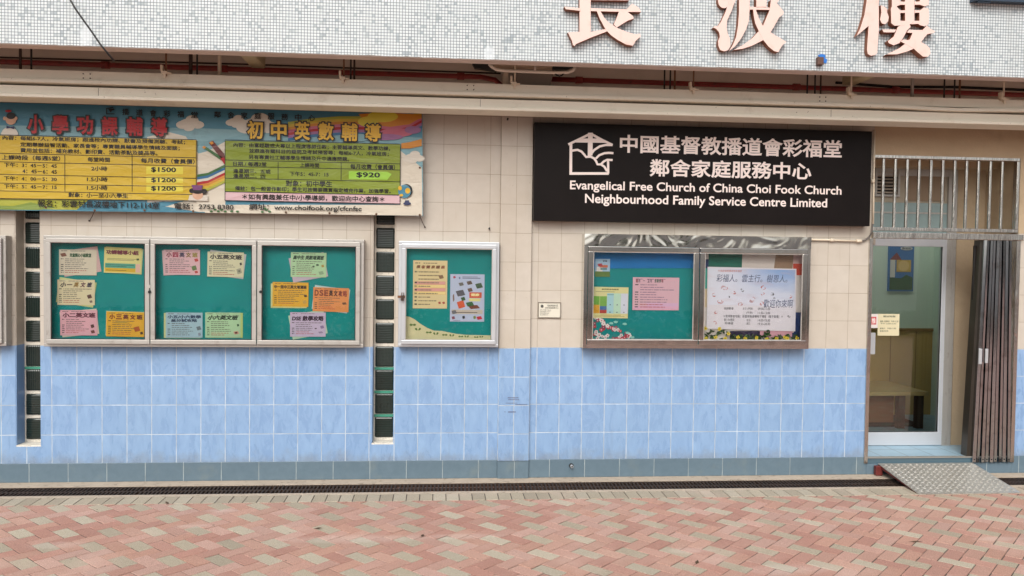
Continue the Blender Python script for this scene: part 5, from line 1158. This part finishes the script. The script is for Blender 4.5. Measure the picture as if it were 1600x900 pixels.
r_ = rect(1388.5, 383, 1427.5, 455, RY-.025); X0, Z0, X1, Z1 = r_; W, H = X1-X0, Z1-Z0
mb = MB(); mb.box(X0, X1, RY-.027, RY-.001, Z0, Z1); o = mb.build('wall_poster', ink('#2f6fae'), loc=((X0+X1)/2, RY, Z0)); tag(o, 'blue poster with a tower, tan disc and green shrubs on the lobby wall', 'poster')
mb = MB(); Yq = RY-.029
def rp(pts, i, k): mb.sheet([(X0+u*W, Z0+v*H) for u, v in pts], Yq-.0008*k, i)
rp([(.04, .03), (.96, .03), (.96, .3), (.7, .36), (.5, .28), (.04, .3)], 0, 1); rp([(.05, .3), (.25, .3), (.25, .68), (.05, .68)], 1, 2); rp([(.02, .68), (.3, .84), (.5, .68)], 2, 3)
rp([(.3, .42), (.88, .42), (.88, .68), (.3, .68)], 3, 4); rp([(.58+.22*math.cos(a*.5236), .55+.12*math.sin(a*.5236)) for a in range(12)], 4, 5); rp([(.68+.25*math.cos(a*.5236), .93+.04*math.sin(a*.5236)) for a in range(12)], 5, 6)
mb.text('歡迎你', (X0+.5*W, Z0+.905*H, X0+.86*W, Z0+.955*H), Yq-.0065, 6, .02)
mb.build('print', [ink('#2e5a28'), ink('#d8d4cc'), ink('#8a3a34'), ink('#d0a84a'), ink('#e2bd78'), ink('#e0e0e0'), ink('#22303c')], o)

# ------------------------------------------------------------------ ramp
rp_ = thing('ramp', 'grey chequer plate ramp with dark red sides leading up to the doorstep', 'ramp', (4.3, -.33, 0))
xa, xb, yt, yb, zt, zb = 3.866, 4.742, -.014, -.645, .1, .006
M_chk = plain('chequer_plate', C('#b3b0a8'), .38, .55, .12, 10, dirt=(C('#d9d7d0'), .5))
mb = MB(); mb.hexa([(xa, yb, zb-.005), (xb, yb, zb-.005), (xb, yt, zt-.005), (xa, yt, zt-.005)], [(xa, yb, zb), (xb, yb, zb), (xb, yt, zt), (xa, yt, zt)])
sl_ = (zt-zb)/(yt-yb); nx, ny = 15, 11
for i in range(nx):
    for j in range(ny):
        for h in (0, 1):
            x = xa+.022+(i+.5*h)*(xb-xa-.03)/nx; y = yb+.02+(j+.5*h)*(yt-yb-.03)/ny
            if x > xb-.02 or y > yt-.02: continue
            a = R(45 if h == 0 else -45); l, w_ = .021, .011
            d1 = (math.cos(a)*l, math.sin(a)*l); d2 = (-math.sin(a)*w_, math.cos(a)*w_)
            def pz(px_, py_, u=0): return (px_, py_, zb+(py_-yb)*sl_+u)
            mb.add([pz(x+d1[0], y+d1[1], .0002), pz(x+d2[0], y+d2[1], .0002), pz(x-d1[0], y-d1[1], .0002), pz(x-d2[0], y-d2[1], .0002), pz(x, y, .009)], [(0, 1, 4), (1, 2, 4), (2, 3, 4), (3, 0, 4)])
mb.build('plate', M_chk, rp_)
M_rred = plain('ramp_red_paint', C('#6a2a26'), .55, var=.25, scale=20, dirt=(C('#2e1512'), .5))
for x in (xa+.004, xb-.016):
    mb = MB(); mb.hexa([(x, yb+.02, zb-.008), (x+.012, yb+.02, zb-.008), (x+.012, yt-.002, zt-.032), (x, yt-.002, zt-.032)], [(x, yb+.02, zb-.0055), (x+.012, yb+.02, zb-.0055), (x+.012, yt-.002, zt-.0055), (x, yt-.002, zt-.0055)]); mb.build('side_bar', M_rred, rp_)
mb = MB(); mb.box(xa-.04, xa+.02, yt-.05, yt-.008, .003, .085); mb.build('foot', M_rred, rp_, bevel=.003); mb = MB(); mb.box(xb-.02, xb-.001, yt-.05, yt-.008, .003, .085); mb.build('foot', M_rred, rp_)
mb = MB(); mb.box(xa+.03, xb-.03, yt-.3, yt-.26, .004, .04); mb.build('cross_bar', M_dark, rp_)

M_dry = plain('dry_leaf', C('#4a3a28'), .8, var=.3)
for k, (px, py, lb) in enumerate(((497, 827, 'dark scrap of dry leaf on the pavers below the triple notice case'), (1089, 880, 'small dark pebble of litter on the pavers left of the ramp foot'), (261, 787, 'small black scrap lying by the gutter below the triple notice case'), (1430, 848, 'thin dark twig lying on the pavers in front of the ramp'), (660, 838, 'small dark leaf scrap on the pavers below the single notice case'))):
    q = grd(px, py); a = k*1.1; l = .03 if k != 3 else .06; w_ = .012 if k != 3 else .004; mb = MB(); c_, n_ = math.cos(a), math.sin(a)
    mb.add([(q.x-l*c_, q.y-l*n_, .004), (q.x+w_*n_, q.y-w_*c_, .007), (q.x+l*c_, q.y+l*n_, .012), (q.x-w_*n_, q.y+w_*c_, .006), (q.x, q.y, .013)], [(0, 1, 4), (1, 2, 4), (2, 3, 4), (3, 0, 4), (3, 2, 1, 0)])
    tag(mb.build('twig' if k == 3 else 'leaf_scrap', M_dry, loc=(q.x, q.y, .004)), lb, 'litter')

# ------------------------------------------------------------------ across the way, seen only as reflections; wall and hedge added to shape them
o = MB().box(-24, 28, -20.4, -20, -.03, 2.6).build('reflector_wall', plain('far_white_wall', C('#e2e2dc'), .8, world=True), loc=(2, -20.2, -.03)); tag(o, 'long pale rendered wall added across the path for the steel to mirror', 'wall')
M_leaf = plain('leaf_green', (.06, .085, .03), .6, var=.5, scale=2, world=True)
hd = MB(); random.seed(9)
for _ in range(5000):
    q = Vector((random.uniform(-18, 22), -14+random.gauss(0, .22), random.uniform(.0, .62))); e1 = Vector((random.gauss(0, 1), random.gauss(0, 1), random.gauss(0, 1))).normalized()*.13; e2 = e1.orthogonal().normalized()*.07
    hd.add([q-e1, q+e2, q+e1, q-e2], [(0, 1, 2, 3)])
tag(hd.build('hedge', M_leaf, loc=(2, -14, 0)), 'low dark clipped hedge added across the path for the steel gate to mirror', 'hedge')
random.seed(3)
M_bark = plain('bark', (.12, .09, .07), .9)
for (tx_, ty_, hh, lb) in ((-10, -21, 5.5, 'broad green tree across the path, left of the camera'), (-1.0, -27, 6, 'tall green tree straight across the path'), (7.5, -25, 5, 'broad green tree across the path, right of the camera')):
    tr_ = thing('tree', lb, 'tree', (tx_, ty_, 0), 'trees across the path')
    mb = MB(); mb.tube([(tx_, ty_, -.05), (tx_+.1, ty_, hh*.35), (tx_-.1, ty_+.1, hh*.8)], [.22, .17, .05], 0, 8)
    for k in range(5):
        a = k*1.26; mb.tube([(tx_, ty_, hh*.4), (tx_+1.3*math.cos(a), ty_+1.3*math.sin(a), hh*.72)], [.09, .03], 0, 6)
    mb.build('trunk', M_bark, tr_)
    mb = MB()
    cl = [(random.uniform(-2, 2), random.uniform(-2, 2), random.uniform(hh*.45, hh), random.uniform(.6, 1.2)) for _ in range(16)]
    for _ in range(2200):
        a, b, c_, rr = random.choice(cl); d_ = Vector((random.gauss(0, 1), random.gauss(0, 1), random.gauss(0, .8))); d_ = d_.normalized()*rr*random.random()**.4
        q = Vector((tx_+a, ty_+b, c_))+d_; e1 = Vector((random.gauss(0, 1), random.gauss(0, 1), random.gauss(0, 1))).normalized()*.16; e2 = e1.orthogonal().normalized()*.08
        mb.add([q-e1, q+e2, q+e1, q-e2], [(0, 1, 2, 3)])
    mb.build('crown', M_leaf, tr_)
